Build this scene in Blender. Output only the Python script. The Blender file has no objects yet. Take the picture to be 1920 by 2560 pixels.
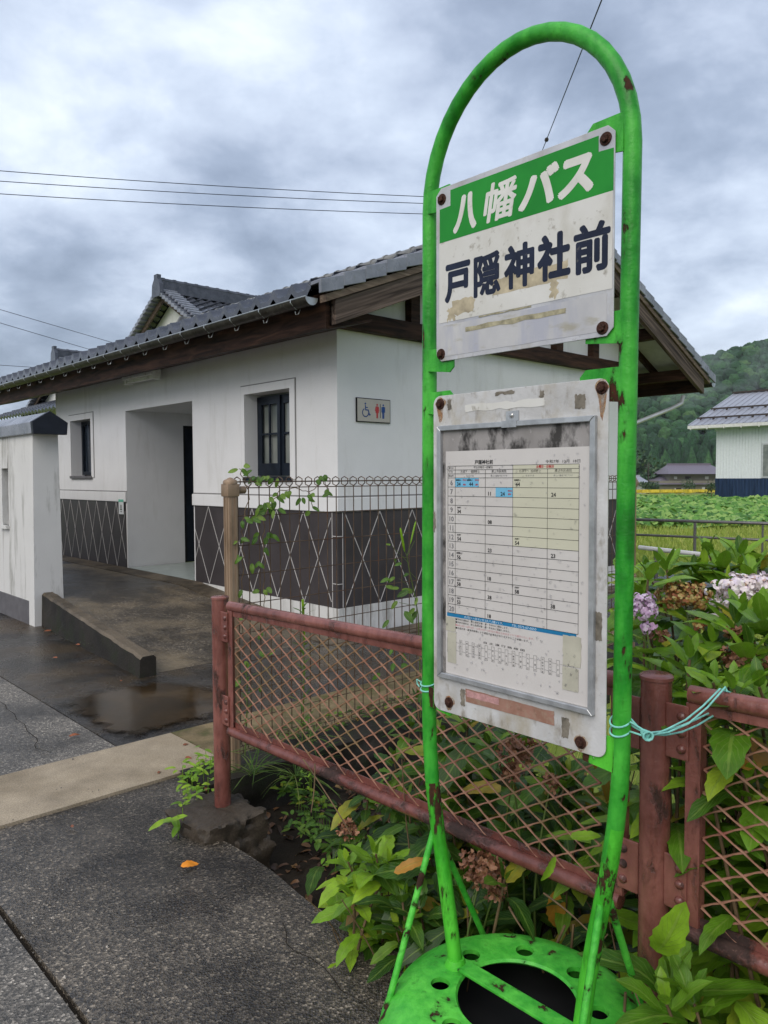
import bpy, bmesh, math, random
from mathutils import Vector as V, Matrix, noise as mnoise
random.seed(7)
SC = bpy.context.scene
COL = SC.collection
R = math.radians
# ------------------------------------------------------------------ camera
H = 1.5
PITCH = math.atan(88/1900); ROLL = R(-0.26)
_f = V((0, math.cos(PITCH), -math.sin(PITCH))); _u = V((0, math.sin(PITCH), math.cos(PITCH))); _r = V((1, 0, 0))
_c, _s = math.cos(ROLL), math.sin(ROLL)
CR = _r*_c + _u*_s; CU = _u*_c - _r*_s
cd = bpy.data.cameras.new('camera'); cam = bpy.data.objects.new('camera', cd); COL.objects.link(cam)
cd.sensor_fit = 'VERTICAL'; cd.sensor_height = 36; cd.lens = 36*1900/2560
cd.clip_start = .05; cd.clip_end = 3000
M = Matrix((CR, CU, -_f)).transposed().to_4x4(); M.translation = V((0, 0, H)); cam.matrix_world = M
SC.camera = cam
# ------------------------------------------------------------------ view, world, sun
SC.view_settings.view_transform = 'Standard'; SC.view_settings.look = 'None'
SC.view_settings.gamma = 1; SC.view_settings.use_curve_mapping = False
SC.view_settings.exposure = 1.12
SUN_EL, SUN_AZ = R(44), R(-152)         # azimuth of the sun, clockwise from +Y: behind the viewer, to the left
SUN_STRENGTH, SKY_STRENGTH = 1.0, 0.1
w = bpy.data.worlds.new('World'); SC.world = w; w.use_nodes = True

def N(nt, t, **k):
    n = nt.nodes.new(t)
    for a, v in k.items():
        if a == 'inp':
            for i, x in v.items(): n.inputs[i].default_value = x
        else: setattr(n, a, v)
    return n
def ramp(nt, fac, stops, interp='LINEAR'):
    n = nt.nodes.new('ShaderNodeValToRGB'); e = n.color_ramp.elements; n.color_ramp.interpolation = interp
    while len(e) < len(stops): e.new(.5)
    for el, (p, c) in zip(e, stops):
        el.position = p; el.color = (*c, 1) if len(c) == 3 else c
    if fac is not None: nt.links.new(fac, n.inputs[0])
    return n.outputs[0]
def math_(nt, op, a, b=None, clamp=False):
    n = nt.nodes.new('ShaderNodeMath'); n.operation = op; n.use_clamp = clamp
    for i, x in enumerate((a, b)):
        if x is None: continue
        if isinstance(x, (int, float)): n.inputs[i].default_value = x
        else: nt.links.new(x, n.inputs[i])
    return n.outputs[0]
def mixc(nt, fac, a, b, mode='MIX'):
    n = nt.nodes.new('ShaderNodeMix'); n.data_type = 'RGBA'; n.blend_type = mode
    for i, x in ((0, fac), (6, a), (7, b)):
        if isinstance(x, (int, float)): n.inputs[i].default_value = x
        elif isinstance(x, (tuple, list)): n.inputs[i].default_value = (*x, 1) if len(x) == 3 else x
        else: nt.links.new(x, n.inputs[i])
    return n.outputs[2]

def build_world():
    nt = w.node_tree; nt.nodes.clear(); L = nt.links.new
    out = N(nt, 'ShaderNodeOutputWorld'); bg = N(nt, 'ShaderNodeBackground'); bg.inputs[1].default_value = SKY_STRENGTH
    L(bg.outputs[0], out.inputs[0])
    sky = N(nt, 'ShaderNodeTexSky'); sky.sky_type = 'NISHITA'; sky.sun_disc = False
    sky.sun_elevation = SUN_EL; sky.sun_rotation = SUN_AZ; sky.air_density = 1.5; sky.dust_density = 3
    tc = N(nt, 'ShaderNodeTexCoord'); sep = N(nt, 'ShaderNodeSeparateXYZ'); L(tc.outputs['Generated'], sep.inputs[0])
    zz = math_(nt, 'ADD', math_(nt, 'MAXIMUM', sep.outputs[2], 0.0), .34)
    comb = N(nt, 'ShaderNodeCombineXYZ')
    L(math_(nt, 'DIVIDE', sep.outputs[0], zz), comb.inputs[0]); L(math_(nt, 'DIVIDE', sep.outputs[1], zz), comb.inputs[1])
    def cl(scale, det, dist, off, rough=.55):
        mp = N(nt, 'ShaderNodeMapping'); mp.inputs[1].default_value = off; L(comb.outputs[0], mp.inputs[0])
        n = N(nt, 'ShaderNodeTexNoise', inp={'Scale': scale, 'Detail': det, 'Distortion': dist, 'Roughness': rough}); L(mp.outputs[0], n.inputs['Vector'])
        return n.outputs[0]
    big = cl(1.7, 3, .15, (5.95, 2.1, 0), .5); med = cl(4.6, 7, .12, (2.35, 8.4, 3), .58)
    m = math_(nt, 'ADD', math_(nt, 'MULTIPLY', big, .56), math_(nt, 'MULTIPLY', med, .44))
    col = ramp(nt, m, [(.35, (1.3, 1.6, 2.2)), (.44, (1.95, 2.32, 3.05)), (.51, (2.8, 3.2, 4.0)), (.57, (3.4, 3.85, 4.65)), (.67, (4.8, 5.2, 5.8))])
    c2 = mixc(nt, .9, sky.outputs[0], col)
    L(c2, bg.inputs[0])
build_world()
sd = bpy.data.lights.new('sun', 'SUN'); sd.energy = SUN_STRENGTH; sd.angle = R(55); sd.color = (1, .94, .86)
sun = bpy.data.objects.new('sun', sd); COL.objects.link(sun); sun.location = (0, 0, 30)
sun_dir = V((math.sin(SUN_AZ)*math.cos(SUN_EL), math.cos(SUN_AZ)*math.cos(SUN_EL), math.sin(SUN_EL)))
sun.rotation_euler = (-sun_dir).to_track_quat('-Z', 'Y').to_euler()

# ------------------------------------------------------------------ frame of the place: a runs along the road (away, left), b across it (away, right)
CN = V((-.43, 7.1, 0)); E1 = V((-.682, .731, 0)).normalized(); E2 = V((E1.y, -E1.x, 0))
def W(a, b, z=0.0): return CN + E1*a + E2*b + V((0, 0, z))
def ray(px, py):
    return _f + CR*((px-960)/1900) + CU*((1280-py)/1900)
def at_b(px, py, b):                     # a point of the place seen at a spot of the photograph, on the vertical sheet b
    r = ray(px, py); o = V((0, 0, H)); t = (b-(o-CN).dot(E2))/r.dot(E2); return o+r*t
def at_a(px, py, a):
    r = ray(px, py); o = V((0, 0, H)); t = (a-(o-CN).dot(E1))/r.dot(E1); return o+r*t
def at_z(px, py, z=0.0):
    r = ray(px, py); o = V((0, 0, H)); return o+r*((z-H)/r.z)
def at_y(px, py, y):
    r = ray(px, py); return V((0, 0, H))+r*(y/r.y)

# ------------------------------------------------------------------ mesh building
ORG = {}
class MB:
    def __init__(s): s.v = []; s.f = []; s.m = []; s.uv = {}
    def add(s, vs, fs, m=0, uvs=None):
        o = len(s.v); s.v += [V(p) for p in vs]
        for i, f in enumerate(fs):
            if uvs is not None: s.uv[len(s.f)] = [uvs[j] for j in f]
            s.f.append([o+j for j in f]); s.m.append(m)
        return s
    def hexa(s, p, m=0):                 # eight corners: bottom loop, then top loop
        return s.add(p, [(3,2,1,0),(4,5,6,7),(0,1,5,4),(1,2,6,5),(2,3,7,6),(3,0,4,7)], m)
    def box(s, a0, a1, b0, b1, z0, z1, m=0):
        return s.hexa([W(a0,b0,z0),W(a0,b1,z0),W(a1,b1,z0),W(a1,b0,z0),W(a0,b0,z1),W(a0,b1,z1),W(a1,b1,z1),W(a1,b0,z1)], m)
    def wbox(s, c, sx, sy, sz, m=0, rz=0):
        c = V(c); ca, sa = math.cos(rz), math.sin(rz)
        P = lambda x, y, z: c+V((x*ca-y*sa, x*sa+y*ca, z))
        x, y, z = sx/2, sy/2, sz/2
        return s.hexa([P(-x,-y,-z),P(x,-y,-z),P(x,y,-z),P(-x,y,-z),P(-x,-y,z),P(x,-y,z),P(x,y,z),P(-x,y,z)], m)
    def prism(s, poly, ext, m=0):
        n = len(poly); ext = V(ext); p = [V(q) for q in poly]
        s.add(p+[q+ext for q in p], [tuple(range(n))[::-1], tuple(range(n, 2*n))]+[(i,(i+1)%n,n+(i+1)%n,n+i) for i in range(n)], m)
        return s
    def bar(s, p0, p1, wd, ht, up=(0,0,1), m=0):
        p0, p1 = V(p0), V(p1); d = (p1-p0).normalized(); u = V(up); u = (u-d*u.dot(d)).normalized(); x = d.cross(u)*(wd/2); u *= ht/2
        return s.hexa([p0-x-u,p0+x-u,p1+x-u,p1-x-u,p0-x+u,p0+x+u,p1+x+u,p1-x+u], m)
    def tube(s, path, r, n=10, m=0, cap=True, closed=False):
        P = [V(p) for p in path]; k = len(P); rr = r if isinstance(r, (list, tuple)) else [r]*k
        vs = []; fs = []; ref = None
        for i in range(k):
            if closed: d = P[(i+1)%k]-P[i-1]
            else: d = P[min(i+1, k-1)]-P[max(i-1, 0)]
            d = d.normalized() if d.length > 1e-9 else V((0,0,1))
            if ref is None: ref = d.orthogonal().normalized()
            ref = (ref-d*ref.dot(d)); ref = ref.normalized() if ref.length > 1e-6 else d.orthogonal().normalized()
            q = d.cross(ref)
            for j in range(n):
                t = 2*math.pi*j/n; vs.append(P[i]+(ref*math.cos(t)+q*math.sin(t))*rr[i])
        for i in range(k if closed else k-1):
            for j in range(n):
                a = i*n+j; b = i*n+(j+1)%n; i2 = (i+1)%k
                fs.append((a, b, i2*n+(j+1)%n, i2*n+j))
        if cap and not closed: fs += [tuple(range(n))[::-1], tuple((k-1)*n+j for j in range(n))]
        return s.add(vs, fs, m)
    def grid(s, fn, nu, nv, m=0, uv=False, wrap=False):
        vs = [fn(i/nu, j/nv) for i in range(nu+1) for j in range(nv+1)]
        fs = [(i*(nv+1)+j, (i+1)*(nv+1)+j, (i+1)*(nv+1)+j+1, i*(nv+1)+j+1) for i in range(nu) for j in range(nv)]
        return s.add(vs, fs, m, [(i/nu, j/nv) for i in range(nu+1) for j in range(nv+1)] if uv else None)
    def lathe(s, c, prof, n=24, m=0, axis=(0,0,1), close=False):
        c = V(c); ax = V(axis).normalized(); x = ax.orthogonal().normalized(); y = ax.cross(x); vs = []; k = len(prof)
        for r, z in prof:
            for j in range(n):
                t = 2*math.pi*j/n; vs.append(c+ax*z+(x*math.cos(t)+y*math.sin(t))*r)
        fs = [(i*n+j, i*n+(j+1)%n, ((i+1)%k)*n+(j+1)%n, ((i+1)%k)*n+j) for i in range(k if close else k-1) for j in range(n)]
        if not close:
            if prof[0][0] > 1e-5: fs.append(tuple(range(n))[::-1])
            if prof[-1][0] > 1e-5: fs.append(tuple((k-1)*n+j for j in range(n)))
        return s.add(vs, fs, m)
    def build(s, name, mats, parent=None, org=None, smooth=35, bev=0, seg=2):
        if org is None: org = ORG[parent.name] if parent else V((0,0,0))
        me = bpy.data.meshes.new(name)
        me.from_pydata([tuple(p-org) for p in s.v], [], s.f)
        mats = mats if isinstance(mats, (list, tuple)) else [mats]
        for x in mats: me.materials.append(x)
        me.polygons.foreach_set('material_index', s.m)
        if s.uv:
            ul = me.uv_layers.new(name='UVMap')
            for fi, uvs in s.uv.items():
                for li, uvv in zip(me.polygons[fi].loop_indices, uvs): ul.data[li].uv = uvv
        me.update()
        bm = bmesh.new(); bm.from_mesh(me)
        if bev:
            bmesh.ops.remove_doubles(bm, verts=bm.verts, dist=1e-5)
            es = [e for e in bm.edges if len(e.link_faces) == 2 and e.calc_face_angle(0) > .6]
            bmesh.ops.bevel(bm, geom=es, offset=bev, segments=seg, profile=.6, affect='EDGES', clamp_overlap=True)
        if not s.uv: bmesh.ops.recalc_face_normals(bm, faces=bm.faces)
        bm.to_mesh(me); bm.free()
        if smooth:
            me.shade_smooth(); me.set_sharp_from_angle(angle=R(smooth))
        o = bpy.data.objects.new(name, me); COL.objects.link(o)
        if parent: o.parent = parent
        else: o.location = org
        ORG[o.name] = org
        return o
def tag(o, label=None, cat=None, group=None, kind=None):
    for k, x in (('label', label), ('category', cat), ('group', group), ('kind', kind)):
        if x: o[k] = x
    return o
def thing(name, label, cat, loc, group=None):
    o = bpy.data.objects.new(name, None); COL.objects.link(o); o.location = loc; o.empty_display_size = .2
    ORG[o.name] = V(loc); return tag(o, label, cat, group)
def solo(mb, name, mats, label, cat, loc, group=None, **k):
    return tag(mb.build(name, mats, org=V(loc), **k), label, cat, group)
def struct(mb, name, mats, **k): return tag(mb.build(name, mats, **k), kind='structure')
def nz(p, s=1.0, o=0.0): return mnoise.noise(V(p)*s+V((o, o*1.7, -o)))

# ------------------------------------------------------------------ materials
MAT = {}
def new_mat(name):
    m = bpy.data.materials.new(name); m.use_nodes = True; nt = m.node_tree
    MAT[name] = m
    return m, nt, nt.nodes['Principled BSDF']
def coords(nt, stretch=(1,1,1), world=True):
    if world:
        g = N(nt, 'ShaderNodeNewGeometry'); o = g.outputs['Position']
    else:
        g = N(nt, 'ShaderNodeTexCoord'); o = g.outputs['Object']
    if stretch == (1,1,1): return o
    mp = N(nt, 'ShaderNodeMapping'); mp.inputs[3].default_value = stretch; nt.links.new(o, mp.inputs[0]); return mp.outputs[0]
def noise_(nt, scale, det=4, stretch=(1,1,1), rough=.55, dist=0, co=None):
    n = N(nt, 'ShaderNodeTexNoise', inp={'Scale': scale, 'Detail': det, 'Roughness': rough, 'Distortion': dist})
    nt.links.new(co if co is not None else coords(nt, stretch), n.inputs['Vector']); return n.outputs[0]
def voro(nt, scale, out='Color', stretch=(1,1,1), feature='F1'):
    n = N(nt, 'ShaderNodeTexVoronoi', inp={'Scale': scale}); n.feature = feature
    nt.links.new(coords(nt, stretch), n.inputs['Vector']); return n.outputs[out]
def bump(nt, bsdf, h, strength=.3, dist=.01):
    b = N(nt, 'ShaderNodeBump', inp={'Strength': strength, 'Distance': dist}); nt.links.new(h, b.inputs['Height'])
    nt.links.new(b.outputs[0], bsdf.inputs['Normal'])
def setc(nt, bs, c):
    if isinstance(c, (tuple, list)): bs.inputs['Base Color'].default_value = (*c, 1)
    else: nt.links.new(c, bs.inputs['Base Color'])
def setr(nt, bs, r):
    if isinstance(r, (int, float)): bs.inputs['Roughness'].default_value = r
    else: nt.links.new(r, bs.inputs['Roughness'])
def plain(name, c, rough=.5, metal=0, var=.12, scale=8, bmp=0, bscale=60, stretch=(1,1,1)):
    m, nt, bs = new_mat(name)
    n = noise_(nt, scale, 4, stretch)
    lo = tuple(x*(1-var) for x in c); hi = tuple(min(1, x*(1+var)) for x in c)
    setc(nt, bs, ramp(nt, n, [(.3, lo), (.7, hi)])); setr(nt, bs, rough); bs.inputs['Metallic'].default_value = metal; bs.inputs['Specular IOR Level'].default_value = .2
    if bmp: bump(nt, bs, noise_(nt, bscale, 3), bmp, .01)
    return m
def layered(name, base, layers, rough=.6, metal=0, bmp=None, bdist=.004):
    """base: (stops, scale, stretch); layers: (colour, scale, lo, hi, stretch, strength)"""
    m, nt, bs = new_mat(name)
    stops, sc, st = base
    c = ramp(nt, noise_(nt, sc, 5, st), stops)
    last = None
    for (lc, s_, lo, hi, st_, k) in layers:
        f = ramp(nt, noise_(nt, s_, 6, st_, .62), [(lo, (0,0,0)), (hi, (k,k,k))]); last = f
        c = mixc(nt, f, c, lc)
    setc(nt, bs, c); setr(nt, bs, rough); bs.inputs['Metallic'].default_value = metal; bs.inputs['Specular IOR Level'].default_value = .22
    if bmp: bump(nt, bs, noise_(nt, bmp[0], 4), bmp[1], bdist)
    return m, nt, bs, last

def ground_mat(name, dark, light, scale, wet_lo=.2, wet_hi=.6, tint=(1,1,1), patch=1.0, bs_=.5, brown=None):
    m, nt, bs = new_mat(name)
    v = voro(nt, scale); sp = N(nt, 'ShaderNodeSeparateColor'); nt.links.new(v, sp.inputs[0])
    mid = tuple((a+b)*.30 for a, b in zip(dark, light))
    c = ramp(nt, sp.outputs[0], [(0, dark), (.5, mid), (.9, tuple(x*.7 for x in light)), (1, tuple(x*1.5 for x in light))])
    p = noise_(nt, 1.6*patch, 6, rough=.6)
    pf = ramp(nt, p, [(.38, (.48,.47,.455)), (.5, (1.12,1.1,1.06)), (.62, (1.75,1.72,1.65))])
    c = mixc(nt, 1.0, c, pf, 'MULTIPLY')
    fine = ramp(nt, noise_(nt, 45, 5), [(.3, (.7,.7,.7)), (.7, (1.25,1.25,1.25))])
    c = mixc(nt, 1.0, c, fine, 'MULTIPLY')
    if brown:
        c = mixc(nt, ramp(nt, noise_(nt, 1.1, 6, rough=.65), [(.46, (0,0,0)), (.62, (.75,.75,.75))]), c, brown)
    setc(nt, bs, c)
    setr(nt, bs, ramp(nt, p, [(.38, (wet_lo,)*3), (.66, (wet_hi,)*3)]))
    h = math_(nt, 'ADD', voro(nt, scale, 'Distance'), math_(nt, 'MULTIPLY', noise_(nt, 14, 5), 1.2))
    bump(nt, bs, h, bs_, .006)
    return m
ground_mat('asphalt', (.022,.020,.018), (.155,.132,.105), 140, .10, .5, bs_=.55)
ground_mat('asphalt_old', (.035,.033,.03), (.21,.19,.165), 150, .3, .65)
ground_mat('asphalt_dark', (.012,.011,.011), (.05,.046,.042), 100, .1, .45, brown=(.07,.046,.022))
ground_mat('ramp', (.03,.024,.018), (.12,.10,.075), 90, .3, .65, brown=(.2,.155,.095))
def concrete(name, c, rough=.6, stain=(.12,.1,.07), lo=.5, hi=.72, k=.6, broom=False, moss=None):
    m, nt, bs = new_mat(name)
    b = ramp(nt, noise_(nt, 5, 6, rough=.65), [(.28, tuple(x*.72 for x in c)), (.72, tuple(x*1.15 for x in c))])
    b = mixc(nt, ramp(nt, noise_(nt, 2.3, 7, rough=.68), [(lo, (0,0,0)), (hi, (k,k,k))]), b, stain)
    if moss: b = mixc(nt, ramp(nt, noise_(nt, 6, 6, rough=.7), [(.5, (0,0,0)), (.64, (.8,.8,.8))]), b, moss)
    g = ramp(nt, noise_(nt, 160, 3), [(.35, (.72,.72,.72)), (.65, (1.2,1.2,1.2))])
    b = mixc(nt, 1, b, g, 'MULTIPLY')
    setc(nt, bs, b); setr(nt, bs, rough); bs.inputs['Specular IOR Level'].default_value = .25
    if broom:
        wv = N(nt, 'ShaderNodeTexWave', inp={'Scale': 22, 'Distortion': 2.5, 'Detail': 2}); mp = N(nt, 'ShaderNodeMapping'); mp.inputs[2].default_value = (0,0,R(47))
        nt.links.new(coords(nt), mp.inputs[0]); nt.links.new(mp.outputs[0], wv.inputs[0]); bump(nt, bs, wv.outputs[1], .35, .006)
    else: bump(nt, bs, noise_(nt, 60, 5), .5, .008)
    return m
concrete('concrete_strip', (.37,.30,.21), .55, (.14,.10,.05), .45, .75, .55, broom=True)
concrete('strip_mossy', (.23,.17,.09), .65, (.05,.045,.018), .42, .62, .8, moss=(.07,.075,.02))
concrete('concrete', (.26,.235,.19), .65, (.07,.06,.045))
concrete('concrete_dark', (.030,.025,.019), .6, (.010,.008,.006), .42, .6, .9, moss=(.018,.024,.008))
concrete('concrete_block', (.062,.048,.034), .55, (.018,.014,.010), .42, .6, .9)
concrete('kerb_top', (.14,.11,.075), .6, (.04,.032,.022), .44, .6, .9)
concrete('soil', (.022,.016,.010), .9, (.010,.008,.006))
def stucco(name, c, grime, lo, hi, k):
    m, nt, bs = new_mat(name)
    b = ramp(nt, noise_(nt, 3, 6), [(.3, tuple(x*.94 for x in c)), (.7, c)])
    b = mixc(nt, ramp(nt, noise_(nt, 1.6, 8, (3.2,3.2,.55), .7), [(lo, (0,0,0)), (hi, (k,k,k))]), b, grime)
    setc(nt, bs, b); setr(nt, bs, .85); bs.inputs['Specular IOR Level'].default_value = .15; bump(nt, bs, noise_(nt, 75, 4), .35, .006); return m
stucco('stucco', (.72,.71,.70), (.43,.41,.36), .54, .80, .5)
stucco('stucco_old', (.62,.61,.585), (.13,.125,.095), .52, .70, .75)
plain('wainscot', (.052,.045,.046), .45, var=.18, scale=3, bmp=.1)
plain('grout', (.46,.44,.42), .7)
plain('wall_groove', (.2,.195,.19), .8)
plain('band_grey', (.12,.115,.12), .6, var=.2)
plain('cap_navy', (.013,.016,.024), .45, var=.25)
plain('navy_wood', (.012,.017,.026), .35, var=.3)
plain('void', (.01,.01,.011), .7)
plain('tile_floor', (.33,.37,.35), .35)
m, nt, bs = new_mat('window_glass'); setc(nt, bs, ramp(nt, noise_(nt, 2.2, 2), [(.35, (.14,.16,.15)), (.65, (.26,.27,.245))])); setr(nt, bs, .12)
m, nt, bs = new_mat('window_glass_dark'); setc(nt, bs, ramp(nt, noise_(nt, 14, 3, (1,1,.12)), [(.42, (.012,.017,.024)), (.75, (.07,.09,.12))])); setr(nt, bs, .12)
def wood(name, c1, c2, rough=.65, stretch=(1,1,1), sc=30, tilt=0):
    m, nt, bs = new_mat(name)
    tc = N(nt, 'ShaderNodeTexCoord'); mp = N(nt, 'ShaderNodeMapping'); mp.inputs[2].default_value = (0, 0, -math.atan2(E2.y, E2.x))
    m2 = N(nt, 'ShaderNodeMapping'); m2.inputs[2].default_value = (0, R(tilt), 0); m3 = N(nt, 'ShaderNodeMapping'); m3.inputs[3].default_value = stretch
    nt.links.new(tc.outputs['Object'], mp.inputs[0]); nt.links.new(mp.outputs[0], m2.inputs[0]); nt.links.new(m2.outputs[0], m3.inputs[0])
    n = noise_(nt, sc, 5, rough=.55, dist=.9, co=m3.outputs[0])
    setc(nt, bs, ramp(nt, n, [(.3, c1), (.5, tuple((a+b)/2 for a, b in zip(c1, c2))), (.66, c2)])); setr(nt, bs, rough); bs.inputs['Specular IOR Level'].default_value = .12; bump(nt, bs, n, .5, .004); return m
wood('barge_wood', (.02,.014,.011), (.17,.125,.10), .65, (.035,.5,1), 30, 21.4); wood('barge_wood_far', (.02,.014,.011), (.17,.125,.10), .65, (.035,.5,1), 30, -24)
wood('dark_wood', (.007,.004,.0025), (.07,.034,.021), .6, (.12,.12,1), 16)
wood('pale_wood', (.08,.055,.04), (.22,.165,.12), .6, (.1,1,1), 26)
plain('soffit', (.52,.51,.47), .8)
def kawara(name, lo, hi, rough):
    m, nt, bs = new_mat(name)
    c = ramp(nt, noise_(nt, 5, 5), [(.3, lo), (.7, hi)])
    c = mixc(nt, ramp(nt, noise_(nt, 26, 5, rough=.7), [(.56, (0,0,0)), (.68, (.5,.5,.5))]), c, (.15,.15,.13))
    setc(nt, bs, c); setr(nt, bs, ramp(nt, noise_(nt, 12, 4), [(.3, (rough*.7,)*3), (.7, (rough*1.4,)*3)])); return m
kawara('kawara', (.03,.035,.045), (.075,.08,.10), .15)
kawara('kawara_verge', (.13,.14,.165), (.26,.27,.31), .3)
kawara('ridge_tile', (.09,.092,.095), (.24,.235,.22), .45)
layered('gutter_metal', ([(.3,(.03,.025,.02)),(.7,(.085,.075,.062))], 9, (1,1,1)), [((.26,.25,.23), 12, .58, .72, (1,1,1), .5), ((.035,.025,.018), 7, .52, .68, (1,1,1), .7)], .4, .55)
plain('galvanised', (.4,.42,.43), .38, .7, .2, 14)
plain('zinc_pale', (.55,.56,.56), .35, .4)
layered('lamp_white', ([(.3,(.7,.7,.66)),(.7,(.82,.82,.78))], 6, (1,1,1)), [((.25,.23,.18), 9, .55, .75, (1,1,1), .5)], .5)
# painted steel: sign green with peeling rust
def painted(name, c_lo, c_hi, rust, lo, hi, rough=.35, prim=None, scale=11, stretch=(1,1,.45), spec=.28):
    m, nt, bs = new_mat(name)
    co = coords(nt, stretch)
    c = ramp(nt, math_(nt, 'ADD', math_(nt, 'MULTIPLY', noise_(nt, 5, 5), .6), math_(nt, 'MULTIPLY', noise_(nt, 38, 4, stretch), .4)), [(.32, tuple(x*.6 for x in c_lo)), (.42, c_lo), (.62, c_hi)])
    n = noise_(nt, scale, 8, rough=.64, dist=.25, co=co)
    f2 = ramp(nt, n, [(lo-.06, (0,0,0)), (lo, (.55,.55,.55))])
    c = mixc(nt, f2, c, tuple(x*.45+y*.2 for x, y in zip(c_lo, rust)))
    f = ramp(nt, n, [(lo, (0,0,0)), (hi, (1,1,1))])
    rr = ramp(nt, noise_(nt, 60, 5), [(.3, tuple(x*.4 for x in rust)), (.65, rust), (.8, prim or rust)])
    c = mixc(nt, f, c, rr)
    setc(nt, bs, c); setr(nt, bs, ramp(nt, f, [(0, (rough,)*3), (1, (.85,)*3)]))
    h = math_(nt, 'SUBTRACT', math_(nt, 'ADD', math_(nt, 'MULTIPLY', noise_(nt, 130, 4), .4), math_(nt, 'MULTIPLY', noise_(nt, 42, 5), .8)), math_(nt, 'MULTIPLY', f, 1.2))
    bs.inputs['Specular IOR Level'].default_value = spec
    bump(nt, bs, h, .8, .003); return m
painted('sign_green', (.018,.24,.018), (.07,.45,.045), (.06,.02,.008), .62, .64, .38, (.3,.02,.01), 22, (1,1,.35))
painted('base_green', (.04,.34,.03), (.11,.55,.06), (.05,.02,.009), .60, .62, .36, (.28,.02,.01), 12, (1,1,1))
painted('leg_green', (.04,.34,.018), (.10,.54,.04), (.06,.024,.01), .56, .585, .42, (.3,.03,.01), 20, (1,1,.28))
painted('fence_red', (.155,.052,.040), (.25,.094,.074), (.06,.022,.012), .6, .66, .24, (.3,.16,.12), 15, (1,1,.4), .55)
painted('rail_red', (.13,.042,.032), (.2,.07,.055), (.045,.02,.015), .52, .6, .24, (.33,.2,.16), 8, (1,1,1), .55)
layered('mesh_red', ([(.3,(.19,.085,.05)),(.7,(.36,.19,.13))], 20, (1,1,1)), [((.16,.12,.05), 4.5, .48, .6, (1,1,1), .8), ((.26,.09,.07), 9, .58, .66, (1,1,1), .8)], .5)
layered('fence_brown', ([(.3,(.20,.135,.085)),(.7,(.33,.235,.16))], 12, (1,1,.4)), [((.07,.045,.03), 9, .58, .7, (1,1,.4), .5)], .42, .1)
layered('wire_brown', ([(.3,(.065,.042,.03)),(.7,(.13,.088,.06))], 14, (1,1,1)), [((.12,.045,.02), 10, .55, .66, (1,1,1), .7)], .45, .2)
# sign plates
layered('plate_metal', ([(.3,(.42,.42,.43)),(.7,(.56,.56,.58))], 12, (1,1,1)), [((.34,.3,.22), 14, .55, .7, (1,1,.5), .6), ((.3,.31,.36), 5, .5, .62, (1,1,1), .5), ((.1,.085,.06), 40, .66, .76, (1,1,1), .6)], .42, .15, (90, .15))
layered('board_metal', ([(.3,(.44,.43,.42)),(.7,(.60,.595,.59))], 10, (1,1,1)), [((.36,.31,.22), 9, .52, .68, (1,1,.6), .7), ((.22,.19,.15), 30, .56, .7, (1,1,.5), .75), ((.07,.055,.04), 70, .66, .76, (1,1,1), .6)], .5, .1, (90, .25))
layered('plate_white', ([(.3,(.56,.545,.50)),(.7,(.65,.64,.61))], 7, (1,1,1)), [((.36,.33,.25), 9, .54, .74, (1,1,.6), .5), ((.17,.14,.09), 38, .6, .70, (1,1,1), .6)], .5)
layered('plate_green', ([(.3,(.012,.2,.022)),(.7,(.02,.27,.03))], 8, (1,1,1)), [((.05,.3,.06), 40, .66, .76, (1,1,1), .35)], .35)
layered('letter_white', ([(.3,(.58,.57,.52)),(.7,(.68,.67,.63))], 20, (1,1,1)), [((.35,.34,.28), 45, .6, .72, (1,1,1), .5)], .4)
layered('letter_navy', ([(.3,(.010,.014,.03)),(.7,(.018,.024,.05))], 20, (1,1,1)), [((.16,.15,.13), 55, .63, .72, (1,1,1), .45)], .4)
layered('old_film', ([(.3,(.40,.40,.42)),(.7,(.54,.53,.52))], 9, (1,1,.6)), [((.36,.37,.44), 7, .5, .6, (1.4,1.4,.3), .7), ((.3,.27,.17), 30, .56, .7, (.4,.4,1), .6)], .45)
plain('glue_tan', (.33,.30,.2), .6, var=.4, scale=60)
plain('tape_tan', (.42,.36,.25), .5, var=.3, scale=35)
plain('tape_clear', (.44,.42,.34), .35, var=.12, scale=20)
plain('tape_dark', (.17,.15,.12), .7, var=.45, scale=50)
layered('sticker_red', ([(.3,(.26,.14,.10)),(.7,(.36,.2,.155))], 30, (1,1,1)), [((.3,.24,.17), 60, .5, .66, (1,1,1), .6), ((.12,.07,.045), 45, .6, .72, (1,1,1), .6)], .6)
plain('sticker_pink', (.45,.25,.24), .6, var=.25, scale=90)
layered('backing', ([(.3,(.24,.225,.215)),(.7,(.34,.32,.31))], 16, (1,1,.5)), [((.022,.02,.018), 22, .47, .6, (1,1,.55), .9), ((.5,.48,.46), 60, .62, .7, (1,1,1), .4)], .6)
m, nt, bs = new_mat('paper'); setc(nt, bs, ramp(nt, noise_(nt, 6, 3), [(.3, (.52,.49,.465)), (.7, (.585,.555,.53))])); setr(nt, bs, .22)
plain('paper_yellow', (.53,.515,.40), .22, var=.04)
plain('paper_blue', (.16,.42,.60), .22, var=.04)
plain('band_blue', (.02,.17,.34), .25, var=.1)
plain('ink', (.02,.02,.022), .4); plain('ink_red', (.42,.04,.045), .4); plain('ink_grey', (.14,.14,.15), .4)
plain('ink_blue', (.012,.06,.22), .4); plain('ink_pale', (.5,.6,.68), .4); plain('ink_pink', (.5,.24,.25), .4)
plain('aluminium', (.42,.43,.44), .32, .55, .22, 30)
plain('bolt_rust', (.055,.024,.016), .7, .2, .45, 90, .5, 220)
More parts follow.
